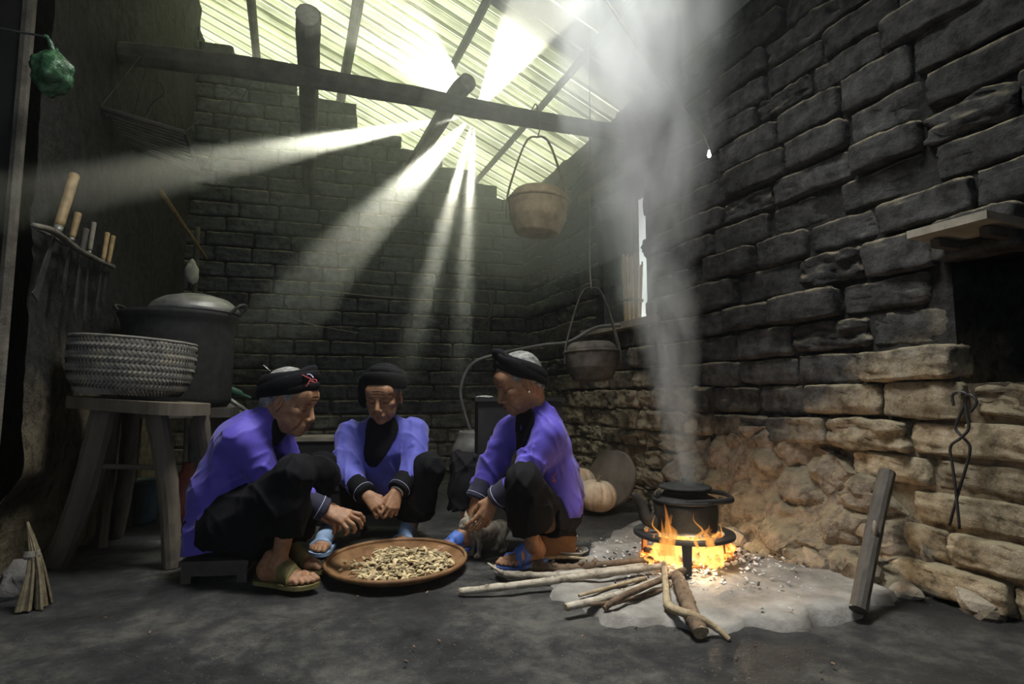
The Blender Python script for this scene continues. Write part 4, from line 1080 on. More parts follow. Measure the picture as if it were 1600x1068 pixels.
def under_stuff():
    c = P(293, 760, 3.35); c[2] = 0.0
    t = thing('jerry_can', 'dark red plastic jerry can on the floor under the pot stand', 'can', c)
    mk('body', rock(c + [0, 0, 0.17], (0.085, 0.10, 0.175), 2, 3, 0.06), 'red_plastic', t, True)
    mk('neck', lathe([(0.03, 0.30), (0.03, 0.37), (0.0, 0.37)], 16, c), 'red_plastic', t, True)
    mk('handle', tube([c + RT * .06 + [0, 0, .30], c + RT * .12 + [0, 0, .26], c + RT * .12 + [0, 0, .16]], 0.010, 7, 14), 'wicker_grey', t, True)
    c = P(222, 765, 3.5); c[2] = 0.0
    t = thing('plastic_pail', 'dull blue plastic pail in the dark under the work stool', 'pail', c)
    mk('bucket', lathe(resample([(0, 0.0), (0.09, 0.0), (0.12, 0.24), (0.128, 0.245), (0.118, 0.25), (0.085, 0.02), (0, .02)], 26), 32, c), 'blue_plastic', t, True)
    mk('handle', tube([c + RT * .12 + [0, 0, .24], c - np.array([FW[0], FW[1], 0]) * .12 + [0, 0, .14], c - RT * .12 + [0, 0, .24]], 0.004, 6, 16), 'iron', t, True)
    c = P(350, 645, 3.9)
    o = mk('grain_sack', rock((c[0], c[1], 0.36), (0.20, 0.17, 0.37), 5, 4, 0.22), 'sack', None, True); tag(o, 'slumped grey sack behind the left woman', 'sack')
    a, b = P(338, 600, 3.7), P(392, 622, 3.8)
    o = mk('glass_bottle', tube([a, a + (b - a) * .62, a + (b - a) * .78, b], [0.026, 0.027, 0.012, 0.011], 12, 16), 'green_glass', None, True); tag(o, 'green glass bottle lying on the grey sack', 'bottle')
    a, b = P(342, 612, 3.68), P(388, 644, 3.7)
    o = mk('metal_tube', tube([a, b], [0.016, 0.014], 10), 'dull_metal', None, True); tag(o, 'short metal tube propped below the green bottle', 'tube')
    c = onX(60, 800, -0.86); c[2] = 0.0; parts = []
    t = thing('straw_broom', 'worn straw hand broom standing against the left wall', 'broom', c)
    for k in range(60):
        g1 = R.uniform(-.05, .05); g2 = R.uniform(-.03, .05)
        mk('straw', tube([c + [g2, g1, 0.0], c + [g2 * .35, g1 * .4, 0.16], c + [-.03, g1 * 0.1, 0.30]], [0.006, 0.005, 0.003], 5, 6), 'broom_straw', t)
    mk('binding', lathe([(0.022, 0.17), (0.026, 0.18), (0.022, 0.20)], 14, c + [-0.01, 0, 0]), 'rope', t)
    c = onfloor(22, 925)
    o = mk('boulder', rock((c[0] + 0.02, c[1] - 0.02, 0.045), (0.07, 0.08, 0.07), 7, 3, 0.45), 'dark_rock', None, True); tag(o, 'rounded dark stone at the foot of the doorpost', 'stone')
surf('sack', (0.10, 0.095, 0.085), (0.17, 0.16, 0.14), 10, 0.95, 0.5, coord='World', dist=0.008)
under_stuff()

# ---- by the back wall
def back_things():
    H = [(968, 508, 4.0), (930, 512, 4.15), (888, 534, 4.2), (848, 539, 4.4), (782, 552, 4.6), (738, 568, 4.6), (720, 605, 4.6), (726, 645, 4.6), (742, 690, 4.6)]
    o = mk('water_hose', tube([P(*q) for q in H], 0.013, 8, 70), 'hose', None, True); tag(o, 'grey hose looping down from the window sill behind the women', 'hose')
    hb = [onback(763, 458), onback(768, 480), onback(764, 500), onback(762, 530)]
    t = thing('hooked_branch', 'black gnarled branch hanging on the back wall', 'branch', hb[-1])
    mk('stem', tube(hb, [0.02, 0.022, 0.018, 0.012], 8, 20, jit=0.12), 'dark_wood', t, True)
    mk('prong', tube([hb[2], onback(752, 508), onback(750, 520)], [0.014, 0.01, 0.006], 7, 10, jit=0.1), 'dark_wood', t, True)
    for k, (a, b) in enumerate((((488, 452), (712, 470)), ((430, 490), (560, 520)))):
        p, q = onback(*a, 0.045), onback(*b, 0.045)
        o = mk('hanging_cane', tube([p, (p + q) / 2 - np.array([0, 0, .02]), q], 0.0055, 6, 12), 'rope', None, True)
        tag(o, ['long pale cane fixed across the back wall', 'shorter pale cane lower on the back wall'][k], 'cane')
    # black stove box behind the right woman
    c = P(800, 700, 3.72); c[2] = 0.0
    t = thing('stove_box', 'black box stove standing behind the right woman', 'stove', c)
    M = rotm(0, 0, -14)
    mk('body', box(c + [0.03, 0, 0.36], (0.52, 0.40, 0.72), M), 'black_box', t)
    mk('top_plate', box(c + [0.03, 0, 0.735], (0.56, 0.44, 0.022), M), 'black_box', t)
    mk('door', box(c + M @ np.array([0.0, -0.21, 0]) + [0.03, 0, 0.35], (0.3, 0.02, 0.4), M), 'iron', t)
    pp = P(758, 622, 3.62)
    o = mk('paper_scrap', rock((pp[0], pp[1], 0.752), (0.055, 0.03, 0.007), 3, 2, 0.3), 'white_cloth', None, False); tag(o, 'crumpled white paper lying on the black stove', 'paper')
    c = P(738, 700, 4.3); c[2] = 0.0
    o = mk('clay_jar', lathe(resample([(0, 0), (0.09, 0), (0.155, 0.2), (0.15, 0.38), (0.10, 0.47), (0.11, 0.50), (0.09, 0.5), (0.08, .46), (0, .44)], 30), 36, c), 'hose', None, True); tag(o, 'tall grey clay jar beside the black stove', 'jar')
    c = P(480, 700, 4.3); c[2] = 0.0
    t = thing('low_bench', 'low dark bench with pale edge behind the women', 'bench', c)
    mk('top', box(c + [0.06, 0, 0.445], (0.95, 0.30, 0.03), M), 'grey_wood', t)
    mk('apron', box(c + [0.06, 0, 0.39], (0.90, 0.26, 0.09), M), 'black_box', t)
    for s in (-0.40, 0.40): mk('leg', box(c + M @ np.array([s, 0, 0]) + [0.06, 0, 0.17], (0.04, 0.24, 0.36), M), 'black_box', t)
    # split bamboo bundle on the sill
    c = np.array([WX + 0.13, 3.80, WIN[2] + 0.03])
    t = thing('bamboo_bundle', 'bundle of split bamboo sticks standing on the window sill', 'bundle', c)
    for k in range(46):
        a = R.uniform(0, 6.28); r = 0.085 * math.sqrt(R.random()); x, y = r * math.cos(a), r * math.sin(a); hh = R.uniform(0.44, 0.56)
        mk('bamboo_stick', tube([c + [x * .9, y * .9, 0.0], c + [x * 1.15 + R.uniform(-.01, .01), y * 1.15 + R.uniform(-.01, .01), hh]], 0.0075, 5), 'bamboo', t)
    mk('binding', lathe([(0.086, 0.18), (0.093, 0.19), (0.087, 0.20)], 20, c), 'rope', t)
    # cord with a made-up glowing speck for a bright spot in the smoke
    a, b = P(940, -10, 3.0), P(1100, 214, 3.2)
    t = thing('glint_on_cord', 'tiny glowing speck standing in for a bright spot on a slanting cord', 'bulb', b)
    mk('cord', tube([a, (a + b) / 2 - [0, 0, 0.02], b], 0.007, 6, 12), 'rope', t, True)
    mk('cord', tube([b, P(1108, 232, 3.2)], 0.004, 5), 'rope', t, True)
    mk('bulb', lathe([(0, -.02), (0.008, -.016), (0.011, -0.005), (0.007, 0.01), (0.005, 0.024), (0, .026)], 12, P(1108, 241, 3.2)), 'bulb', t, True)
def glintm(nt, out):
    e = nt.nodes.new('ShaderNodeEmission'); e.inputs[0].default_value = (1, .98, .85, 1); e.inputs[1].default_value = 6; nt.links.new(e.outputs[0], out.inputs[0])
material('bulb', glintm)
back_things()

# ---- the winnowing tray and what is in it
TC = (onfloor(507, 882, 0.04) + onfloor(727, 868, 0.04)) / 2; TC[2] = 0.0; TR = 0.305
def tray():
    t = thing('winnowing_tray', 'round shallow woven winnowing tray between the women', 'tray', TC)
    M = rotm(1.5, -1.0, 0)
    c = TC + [0, 0, 0.016]
    prof = resample([(0.0, 0.0), (TR * 0.80, 0.0), (TR * 0.93, 0.012), (TR * 0.985, 0.030)], 40)
    mk('mat', lathe(prof, 150, c, M, disp=lambda i, j, a, z: 0), 'tray_wicker', t, True)
    me = t.children[0].data
    for v in me.vertices:
        k = v.index; v.co.z += 0.0012 * (1 if ((k // 150) + (k % 150) // 2) % 2 else -1)
    mk('rim', lathe([(TR * 0.970, 0.024), (TR * 1.0, 0.022), (TR * 1.010, 0.031), (TR * 1.0, 0.041), (TR * 0.970, 0.040), (TR * .962, .031), (TR * 0.970, 0.024)], 120, c, M, disp=lambda i, j, a, z: 0.0025 * math.sin(a * 60)), 'tray_wicker', t, True)
    mk('under_rim', lathe([(TR * 0.80, -0.006), (TR * 0.99, 0.022), (TR * 0.97, 0.028), (TR * 0.79, 0.0)], 90, c, M), 'tray_wicker', t, True)
    return c
tc = tray()
def chips():
    vs = []
    for k in range(7):
        L = R.uniform(0.020, 0.040); w = R.uniform(0.006, 0.010)
        V, F = tube([(-L / 2, 0, 0), (-L / 5, R.uniform(-.003, .003), 0.003), (L / 4, R.uniform(-.003, .003), 0.002), (L / 2, 0, -0.002)], [w * .4, w, w * .9, w * 0.35], 6, 6, jit=0.16, flat=0.6, seed=k)
        m = mesh('dried_root_chip', V, F, False); m.materials.append(MAT['chip']); vs.append(m)
    def spot():
        while True:
            a = R.uniform(0, 6.28); r = TR * 0.80 * math.sqrt(R.random())
            x, y = r * math.cos(a), r * math.sin(a)
            q = x * RT[0] + y * RT[1]
            if q < -0.12 and R.random() < 0.8: continue
            return x, y, r
    def heap(x, y): return 0.004 + 0.022 * math.exp(-(((x - 0.03) / 0.19) ** 2 + (y / 0.17) ** 2)) + 0.004 * fbm((x, y, 0), 22, 2)
    low = []
    for i in range(420):
        x, y, r = spot(); s = R.uniform(0.8, 1.1)
        me = R.choice(vs); V = np.array([v.co[:] for v in me.vertices]) @ rotm(R.uniform(-25, 25), R.uniform(-25, 25), R.uniform(0, 360)).T * s
        low.append((V + tc + [x, y, heap(x, y) * 0.6], [tuple(p.vertices) for p in me.polygons]))
    o = mk('root_chips_below', join(*low), 'chip'); tag(o, 'under layer of tan dried root chips heaped in the tray', 'root chips', kind='stuff')
    for i in range(290):
        x, y, r = spot()
        o = bpy.data.objects.new('dried_root_chip', R.choice(vs)); col.objects.link(o)
        o.location = Vector((tc + [x, y, heap(x, y) + 0.008]).tolist()); o.rotation_euler = (R.uniform(-.6, .6), R.uniform(-.6, .6), R.uniform(0, 6.28)); s = R.uniform(0.8, 1.15); o.scale = (s, s, s)
        tag(o, 'small tan dried root chip in the winnowing tray', 'chip', 'dried root chips heaped in the tray')
chips()
def dish():
    c = onfloor(893, 868, 0.0)
    t = thing('enamel_dish', 'small pale enamel dish half hidden behind the sticks', 'dish', c)
    mk('bowl', lathe(resample([(0, .004), (0.045, 0.0), (0.07, 0.022), (0.078, 0.026), (0.066, 0.024), (0.045, .008), (0, .01)], 20), 36, c + [0, 0, 0.004]), 'ceramic', t, True)
    mk('rim_band', lathe([(0.076, 0.024), (0.080, 0.028), (0.076, 0.031), (0.072, 0.028)], 36, c + [0, 0, 0.003]), 'ceramic', t, True)
dish()

def smoke_plume():
    b = P(1072, 760, 2.50)
    pts = [(0.10, 0.0), (0.16, 0.25), (0.30, 0.8), (0.55, 1.4), (0.85, 2.0), (0.95, 2.5)]
    V, F = lathe([(0.001, 0.0)] + pts + [(0.001, 2.52)], 28)
    V[:, 0] -= 0.05 * V[:, 2]; V[:, 1] += 0.10 * V[:, 2]
    V[:, 0] = np.minimum(V[:, 0], WX - 0.03 - b[0])
    top = roofz(V[:, 0] + b[0]) - 0.10 - b[2]; V[:, 2] = np.minimum(V[:, 2], top)
    o = mk('smoke', (V, F), 'smoke'); o.location = Vector(b.tolist())
    bm = bmesh.new(); bm.from_mesh(o.data); bmesh.ops.recalc_face_normals(bm, faces=bm.faces[:]); bm.to_mesh(o.data); bm.free()
    tag(o, 'white steam and smoke rising from the kettle to the roof', 'smoke', kind='stuff')
smoke_plume()

# ================================================================== smooth solid modelling on a grid (for bodies and cloth)
class Field:
    def __init__(s, lo, hi, h):
        s.lo = np.array(lo, float) - 2 * h; s.h = h
        s.n = np.ceil((np.array(hi) + 2 * h - s.lo) / h).astype(int) + 1
        s.f = np.full(s.n, 0.5, np.float32)
        s.ax = [s.lo[i] + h * np.arange(s.n[i]) for i in range(3)]
    def block(s, lo, hi):
        a = np.clip(np.floor((np.array(lo) - s.lo) / s.h).astype(int), 0, s.n - 1); b = np.clip(np.ceil((np.array(hi) - s.lo) / s.h).astype(int) + 1, 1, s.n)
        sl = tuple(slice(a[i], b[i]) for i in range(3))
        X = s.ax[0][sl[0]][:, None, None].astype(np.float32); Y = s.ax[1][sl[1]][None, :, None].astype(np.float32); Z = s.ax[2][sl[2]][None, None, :].astype(np.float32)
        return sl, X, Y, Z
    def put(s, sl, d, k, op='u'):
        a = s.f[sl]
        if op == 'u':
            h = np.maximum(k - np.abs(a - d), 0) / k; s.f[sl] = np.minimum(a, d) - h * h * k * 0.25
        else:                                    # carve away
            d = -d; h = np.maximum(k - np.abs(a - d), 0) / k; s.f[sl] = np.maximum(a, d) + h * h * k * 0.25
    def cone(s, a, b, ra, rb, k=0.012, op='u', sq=None, ret=False, full=False):
        a = np.array(a, float); b = np.array(b, float); m = max(ra, rb) + k + 3 * s.h
        if sq is not None: m *= max(1.0, sq[1])
        lo, hi = (s.lo, s.lo + s.n * s.h) if full else (np.minimum(a, b) - m, np.maximum(a, b) + m)
        sl, X, Y, Z = s.block(lo, hi)
        ba = b - a; L2 = float(ba @ ba) + 1e-12
        px, py, pz = X - a[0], Y - a[1], Z - a[2]
        t = np.clip((px * ba[0] + py * ba[1] + pz * ba[2]) / L2, 0, 1)
        qx, qy, qz = px - t * ba[0], py - t * ba[1], pz - t * ba[2]
        d2 = qx * qx + qy * qy + qz * qz
        if sq is not None:
            ax, f = np.array(sq[0], float), sq[1]; ax = ax / np.linalg.norm(ax)
            c = qx * ax[0] + qy * ax[1] + qz * ax[2]; d2 = d2 + c * c * (1 / (f * f) - 1)
        d = np.sqrt(np.maximum(d2, 0)) - (ra + (rb - ra) * t)
        if ret: return sl, d
        s.put(sl, d, k, op)
    def ell(s, c, r, M=None, k=0.012, op='u'):
        c = np.array(c, float); m = max(r) + k + 3 * s.h; sl, X, Y, Z = s.block(c - m, c + m)
        p = [X - c[0], Y - c[1], Z - c[2]]
        if M is not None: M = np.array(M); p = [M[0, i] * p[0] + M[1, i] * p[1] + M[2, i] * p[2] for i in range(3)]
        a = (p[0] / r[0]) ** 2 + (p[1] / r[1]) ** 2 + (p[2] / r[2]) ** 2
        b = (p[0] / r[0] ** 2) ** 2 + (p[1] / r[1] ** 2) ** 2 + (p[2] / r[2] ** 2) ** 2
        k0 = np.sqrt(a); s.put(sl, k0 * (k0 - 1) / np.sqrt(b + 1e-9), k, op)
    def plane_cut(s, p, n, k=0.006):
        """keep the side the normal points away from"""
        n = np.array(n, float); n /= np.linalg.norm(n); p = np.array(p, float)
        sl, X, Y, Z = s.block(s.lo, s.lo + s.n * s.h)
        d = (X - p[0]) * n[0] + (Y - p[1]) * n[1] + (Z - p[2]) * n[2]
        h = np.maximum(k - np.abs(s.f - d), 0) / k; s.f = np.maximum(s.f, d) + h * h * k * 0.25
    def folds(s, amp, freq, dirn, seed=0, where=None):
        """gentle creases running along dirn"""
        u, v, d = frame(dirn); g = np.random.default_rng(seed)
        sl, X, Y, Z = s.block(s.lo, s.lo + s.n * s.h)
        U = X * u[0] + Y * u[1] + Z * u[2]; W = X * v[0] + Y * v[1] + Z * v[2]; D = X * d[0] + Y * d[1] + Z * d[2]
        n = 0
        for i in range(3):
            a, b, c, p = g.uniform(.6, 1.4), g.uniform(.6, 1.4), g.uniform(.12, .3), g.uniform(0, 6.28)
            th = g.uniform(0, 3.14); ph = freq * a * (np.cos(th) * U + np.sin(th) * W + c * D) + 1.6 * np.sin(freq * .28 * (D + b * W) + p)
            m = 0.5 + 0.5 * np.sin(freq * .33 * (b * D + np.sin(th) * U) + 2 * p)
            n = n + (1 - np.abs(np.sin(ph * .5))) ** 2 * m
        n = -(n - 0.5) * amp
        if where is not None:
            c, r = where; n = n * np.exp(-(((X - c[0]) ** 2 + (Y - c[1]) ** 2 + (Z - c[2]) ** 2) / (r * r)))
        s.f = (s.f + n).astype(np.float32)
    def mesh(s):
        f = s.f; neg = f < 0; nx, ny, nz = f.shape
        c = [neg[i:nx - 1 + i, j:ny - 1 + j, k:nz - 1 + k] for i in (0, 1) for j in (0, 1) for k in (0, 1)]
        cnt = np.zeros((nx - 1, ny - 1, nz - 1), np.int8)
        for q in c: cnt += q
        act = (cnt > 0) & (cnt < 8); idx = np.full(act.shape, -1, np.int64)
        I, J, K = np.nonzero(act); idx[I, J, K] = np.arange(len(I))
        S = np.zeros((len(I), 3)); C = np.zeros(len(I))
        vals = {(i, j, k): f[I + i, J + j, K + k] for i in (0, 1) for j in (0, 1) for k in (0, 1)}
        for a in vals:
            for ax in range(3):
                if a[ax]: continue
                b = list(a); b[ax] = 1; b = tuple(b); fa, fb = vals[a], vals[b]; cr = (fa < 0) != (fb < 0)
                t = np.where(cr, fa / np.where(fa == fb, 1, fa - fb), 0)
                p = np.array(a, float)[None, :].repeat(len(I), 0); p[:, ax] += t
                S += p * cr[:, None]; C += cr
        V = np.stack([I, J, K], 1) + S / C[:, None]; V = s.lo + V * s.h
        Fq = []
        for ax in range(3):
            sl0 = [slice(None)] * 3; sl1 = [slice(None)] * 3; sl0[ax] = slice(0, f.shape[ax] - 1); sl1[ax] = slice(1, f.shape[ax])
            ch = neg[tuple(sl0)] != neg[tuple(sl1)]; i, j, k = np.nonzero(ch); e = np.stack([i, j, k], 1)
            o1, o2 = (ax + 1) % 3, (ax + 2) % 3
            ok = (e[:, o1] > 0) & (e[:, o2] > 0) & (e[:, o1] < f.shape[o1] - 1) & (e[:, o2] < f.shape[o2] - 1); e = e[ok]
            inside = neg[tuple(sl0)][e[:, 0], e[:, 1], e[:, 2]]
            d1 = np.zeros(3, int); d1[o1] = 1; d2 = np.zeros(3, int); d2[o2] = 1
            q = [idx[tuple((e - d1 * a - d2 * b).T)] for a, b in ((1, 1), (0, 1), (0, 0), (1, 0))]
            q = np.stack(q, 1); q[~inside] = q[~inside][:, ::-1]; Fq.append(q)
        return V, np.vstack(Fq)
    def obj(s, name, mat, parent):
        V, Fq = s.mesh(); m = bpy.data.meshes.new(name)
        m.vertices.add(len(V)); m.vertices.foreach_set('co', V.ravel()); m.loops.add(Fq.size); m.loops.foreach_set('vertex_index', Fq.ravel().astype(np.int32))
        m.polygons.add(len(Fq)); m.polygons.foreach_set('loop_start', np.arange(0, Fq.size, 4, dtype=np.int32))
        m.polygons.foreach_set('use_smooth', np.ones(len(Fq), bool)); m.update(calc_edges=True); m.validate()
        m.materials.append(MAT[mat]); o = link(name, m, parent)
        if parent is not None: o.matrix_parent_inverse = parent_inv(parent)
        return o, V

def unit(v): v = np.array(v, float); return v / np.linalg.norm(v)
def head_frame(fwd, up):
    f = unit(fwd); l = unit(np.cross(up, f)); u = np.cross(f, l); return np.array([f, l, u]).T     # columns: forward, left, up
def build_head(F, c, M, neck, s=1.0, narrow=1.0):
    T = lambda x, y, z: c + M @ (np.array([x, y * narrow, z]) * s)
    E = lambda p, r, k=0.012, op='u', Mx=None: F.ell(T(*p), [q * s for q in r], M if Mx is None else Mx, k * s, op)
    E((-0.012, 0, 0.032), (0.094, 0.073, 0.085)); E((0.024, 0, -0.030), (0.066, 0.062, 0.074), 0.03)
    F.cone(T(0.062, -0.030, 0.038), T(0.062, 0.030, 0.038), .030 * s, .030 * s, 0.03 * s)             # forehead
    E((0.046, 0, -0.082), (0.043, 0.044, 0.030), 0.03); E((0.075, 0, -0.100), (0.017, 0.020, 0.015), 0.02)   # jaw, chin
    for y in (-1, 1):
        E((0.060, .044 * y, -0.022), (0.021, 0.018, 0.015), 0.02)                                       # cheekbone
        F.cone(T(0.084, .012 * y, 0.014), T(0.074, .046 * y, 0.010), .0085 * s, .007 * s, 0.012 * s)    # brow
        E((0.094, .031 * y, -0.004), (0.014, 0.017, 0.011), 0.010, 'c')                                 # socket
        E((0.0735, .031 * y, -0.006), (0.0125, 0.0155, 0.0105), 0.005)                                  # lowered lid
        F.cone(T(0.084, .018 * y, -0.0135), T(0.079, .043 * y, -0.0125), .0022 * s, .0018 * s, 0.003 * s, 'c')   # lash line
        F.cone(T(0.081, .020 * y, -0.021), T(0.074, .042 * y, -0.020), .0035 * s, .003 * s, 0.006 * s)  # eye bag
        E((0.052, .036 * y, -0.062), (0.030, 0.018, 0.024), 0.02)                                       # cheek
        F.cone(T(0.094, .021 * y, -0.047), T(0.080, .034 * y, -0.082), .0046 * s, .004 * s, 0.009 * s, 'c')      # nose-mouth crease
        F.cone(T(0.070, .030 * y, -0.088), T(0.062, .036 * y, -0.104), .0036 * s, .003 * s, 0.008 * s, 'c')      # marionette line
        for q in (-1, 0, 1): F.cone(T(0.066, .051 * y, -0.008 + .004 * q), T(0.052, .060 * y, -0.008 + .011 * q), .0022 * s, .0016 * s, 0.004 * s, 'c')   # crow's feet
        Me = M @ rotm(0, 12, 12 * y)
        E((-0.004, .073 * y, -0.010), (0.020, 0.0075, 0.031), 0.006, 'u', Me); E((0.001, .080 * y, -0.006), (0.010, 0.005, 0.017), 0.005, 'c', Me)   # ear
        E((0.0, .072 * y, -0.036), (0.008, 0.006, 0.009), 0.006)
        E((0.100, .0125 * y, -0.044), (0.0095, 0.0075, 0.0075), 0.008)                                  # nostril wing
    for q in (0.030, 0.041, 0.052):
        F.cone(T(0.0925, -.022, q), T(0.094, 0, q + .002), .0024 * s, .0026 * s, 0.004 * s, 'c'); F.cone(T(0.094, 0, q + .002), T(0.0925, .022, q), .0026 * s, .0024 * s, 0.004 * s, 'c')   # brow lines
    F.cone(T(0.086, 0, 0.008), T(0.108, 0, -0.036), .0080 * s, .0115 * s, 0.010 * s)                    # nose
    E((0.088, 0, -0.070), (0.013, 0.026, 0.016), 0.014)
    F.cone(T(0.0985, -.017, -0.0675), T(0.0985, .017, -0.0675), .0048 * s, .0048 * s, 0.007 * s); F.cone(T(0.0965, -.015, -0.0775), T(0.0965, .015, -0.0775), .0056 * s, .0056 * s, 0.007 * s)
    F.cone(T(0.1035, -.023, -0.0725), T(0.1035, .023, -0.0725), .0020 * s, .0020 * s, 0.003 * s, 'c')   # mouth line
    F.cone(T(-0.030, 0, -0.045), neck, .052 * s, .054, 0.03, sq=None)
    F.cone(T(0.030, 0, -0.075), neck * .7 + T(0.02, 0, -0.1) * .3, .030 * s, .035, 0.03)
    return T
def head_tint(V, c, M, s):
    q = (V - c) @ M / s; t = np.zeros(len(V))
    lip = np.exp(-(((q[:, 2] + 0.0725) / 0.009) ** 2 + (q[:, 1] / 0.021) ** 2)) * (q[:, 0] > 0.08)
    for y in (-1, 1):
        t = np.maximum(t, 0.85 * np.exp(-(((q[:, 2] - 0.0155) / 0.004) ** 2 + ((q[:, 1] - .030 * y) / 0.016) ** 2)) * (q[:, 0] > 0.06))
        t = np.maximum(t, 0.95 * np.exp(-(((q[:, 2] + 0.0135) / 0.0034) ** 2 + ((q[:, 1] - .031 * y) / 0.013) ** 2)) * (q[:, 0] > 0.06))
    return np.clip(np.maximum(t, lip * 0.8), 0, 1)
def build_hand(F, w, xd, zd, side, curl=(35, 45, 30), spread=1.0, thumb=(0.5, 0.6), s=0.95):
    X = unit(xd); Z = unit(np.array(zd) - X * (np.array(zd) @ X)); Y = np.cross(Z, X) * side
    T = lambda x, y, z: w + (X * x + Y * y + Z * z) * s
    base = [(0.083, 0.029, 0.0), (0.087, 0.010, 0.004), (0.082, -0.009, 0.003), (0.074, -0.026, -0.002)]
    ln = [(.040, .024, .020), (.044, .028, .021), (.040, .026, .020), (.031, .020, .018)]
    tips = []
    for i, (b, L) in enumerate(zip(base, ln)):
        F.cone(T(0.0, b[1] * 0.55, 0), T(*b), .0155 * s, .0118 * s, 0.012)
        ang = 0; p = np.array(b); rr = [.0098, .0090, .0082, .0070]
        sp = b[1] * 3.0 * spread * 0.12
        for j in range(3):
            ang += math.radians(curl[j] * (1 + 0.12 * (i - 1)))
            q = p + np.array([math.cos(ang) * L[j], sp * L[j] / 0.03 * (1 if j == 0 else 0.3), -math.sin(ang) * L[j]])
            F.cone(T(*p), T(*q), rr[j] * s, rr[j + 1] * s, 0.003); p = q
        tips.append(T(*p))
    t0, t1, t2, t3 = (0.015, 0.018, -0.008), (0.045, 0.040, -0.016 - .01 * thumb[0]), (0.072, 0.046 - .018 * thumb[1], -0.024 - .016 * thumb[0]), (0.094, 0.043 - .030 * thumb[1], -0.034 - .02 * thumb[0])
    F.cone(T(*t0), T(*t1), .0165 * s, .013 * s, 0.012); F.cone(T(*t1), T(*t2), .0112 * s, .0098 * s, 0.005); F.cone(T(*t2), T(*t3), .0096 * s, .0078 * s, 0.003)
    return tips
def build_foot(F, heel, fwd, out, s=1.0, grow=0.0, toes=True):
    """heel = ground point under the heel; fwd horizontal; out = sideways to the little toe"""
    X = unit(fwd); Y = unit(out); T = lambda x, y, z: heel + X * x * s + Y * y * s + np.array([0, 0, z * s])
    g = grow
    F.ell(T(0.008, 0, 0.034), [.034 * s + g, .029 * s + g, .034 * s + g], np.array([X, Y, [0, 0, 1]]).T, 0.015)
    F.cone(T(0.030, 0, 0.075), T(0.100, 0.004, 0.040), .033 * s + g, .029 * s + g, 0.02)
    F.cone(T(0.02, 0, 0.03), T(0.145, 0.006, 0.020), .030 * s + g, .020 * s + g, 0.02)
    F.cone(T(0.150, -0.022, 0.018), T(0.138, 0.034, 0.015), .020 * s + g, .016 * s + g, 0.02)
    if toes:
        for i, (x, y, L, r) in enumerate(((0.158, -0.026, 0.042, .0125), (0.162, -0.004, 0.038, .0095), (0.156, 0.012, 0.034, .009), (0.148, 0.026, 0.029, .0085), (0.138, 0.039, 0.024, .008))):
            F.cone(T(x, y, 0.017), T(x + L * 0.6, y, 0.019), r * s + g, r * s + g, 0.004); F.cone(T(x + L * .6, y, 0.019), T(x + L, y, 0.011), r * s + g, r * s * .9 + g, 0.004)
    return T
def sole(T, th=0.016, s=1.0):
    out = [(-.036, 0), (-.030, -.024), (0.0, -.034), (.05, -.036), (.10, -.040), (.15, -.045), (.19, -.042), (.212, -.026), (.214, -.004), (.205, .018), (.19, .036), (.165, .050), (.13, .050), (.08, .042), (.03, .036), (0, .034), (-.028, .024)]
    pts = smooth_path([np.array([x, y, 0.0]) for x, y in out + out[:1]], 61)[:-1]
    n = len(pts); V = [T(p[0], p[1], 0.002) for p in pts] + [T(p[0] * 1.0, p[1], -th + 0.004) for p in pts]
    return V, [tuple(range(n)), tuple(range(2 * n - 1, n - 1, -1))] + [(i, i + n, (i + 1) % n + n, (i + 1) % n) for i in range(n)]
def ring_path(c, M, rx, ry, tilt=0.0, n=28, z=0.0, wob=0.0, s=1.0):
    out = []
    for i in range(n):
        a = 2 * math.pi * i / n
        zz = z + math.sin(tilt) * rx * math.cos(a) + wob * math.sin(2 * a)
        k = math.sqrt(max(0.30, 1 - ((zz - 0.032) / 0.098) ** 2))               # hug the skull
        out.append(c + M @ (np.array([rx * math.cos(a) * k, ry * math.sin(a) * k, zz]) * s))
    return np.array(out)
def loop_tube(P_, r, n=10, flat=1.0, upv=None):
    m = len(P_); V = []; F = []
    for i in range(m):
        t = P_[(i + 1) % m] - P_[i - 1]; t /= np.linalg.norm(t); v = upv - t * (upv @ t); v /= np.linalg.norm(v); u = np.cross(t, v)
        for k in range(n):
            a = 2 * math.pi * k / n; V.append(P_[i] + u * math.cos(a) * r + v * math.sin(a) * r * flat)
    for i in range(m):
        for k in range(n): F.append((i * n + k, ((i + 1) % m) * n + k, ((i + 1) % m) * n + (k + 1) % n, i * n + (k + 1) % n))
    return np.array(V), F

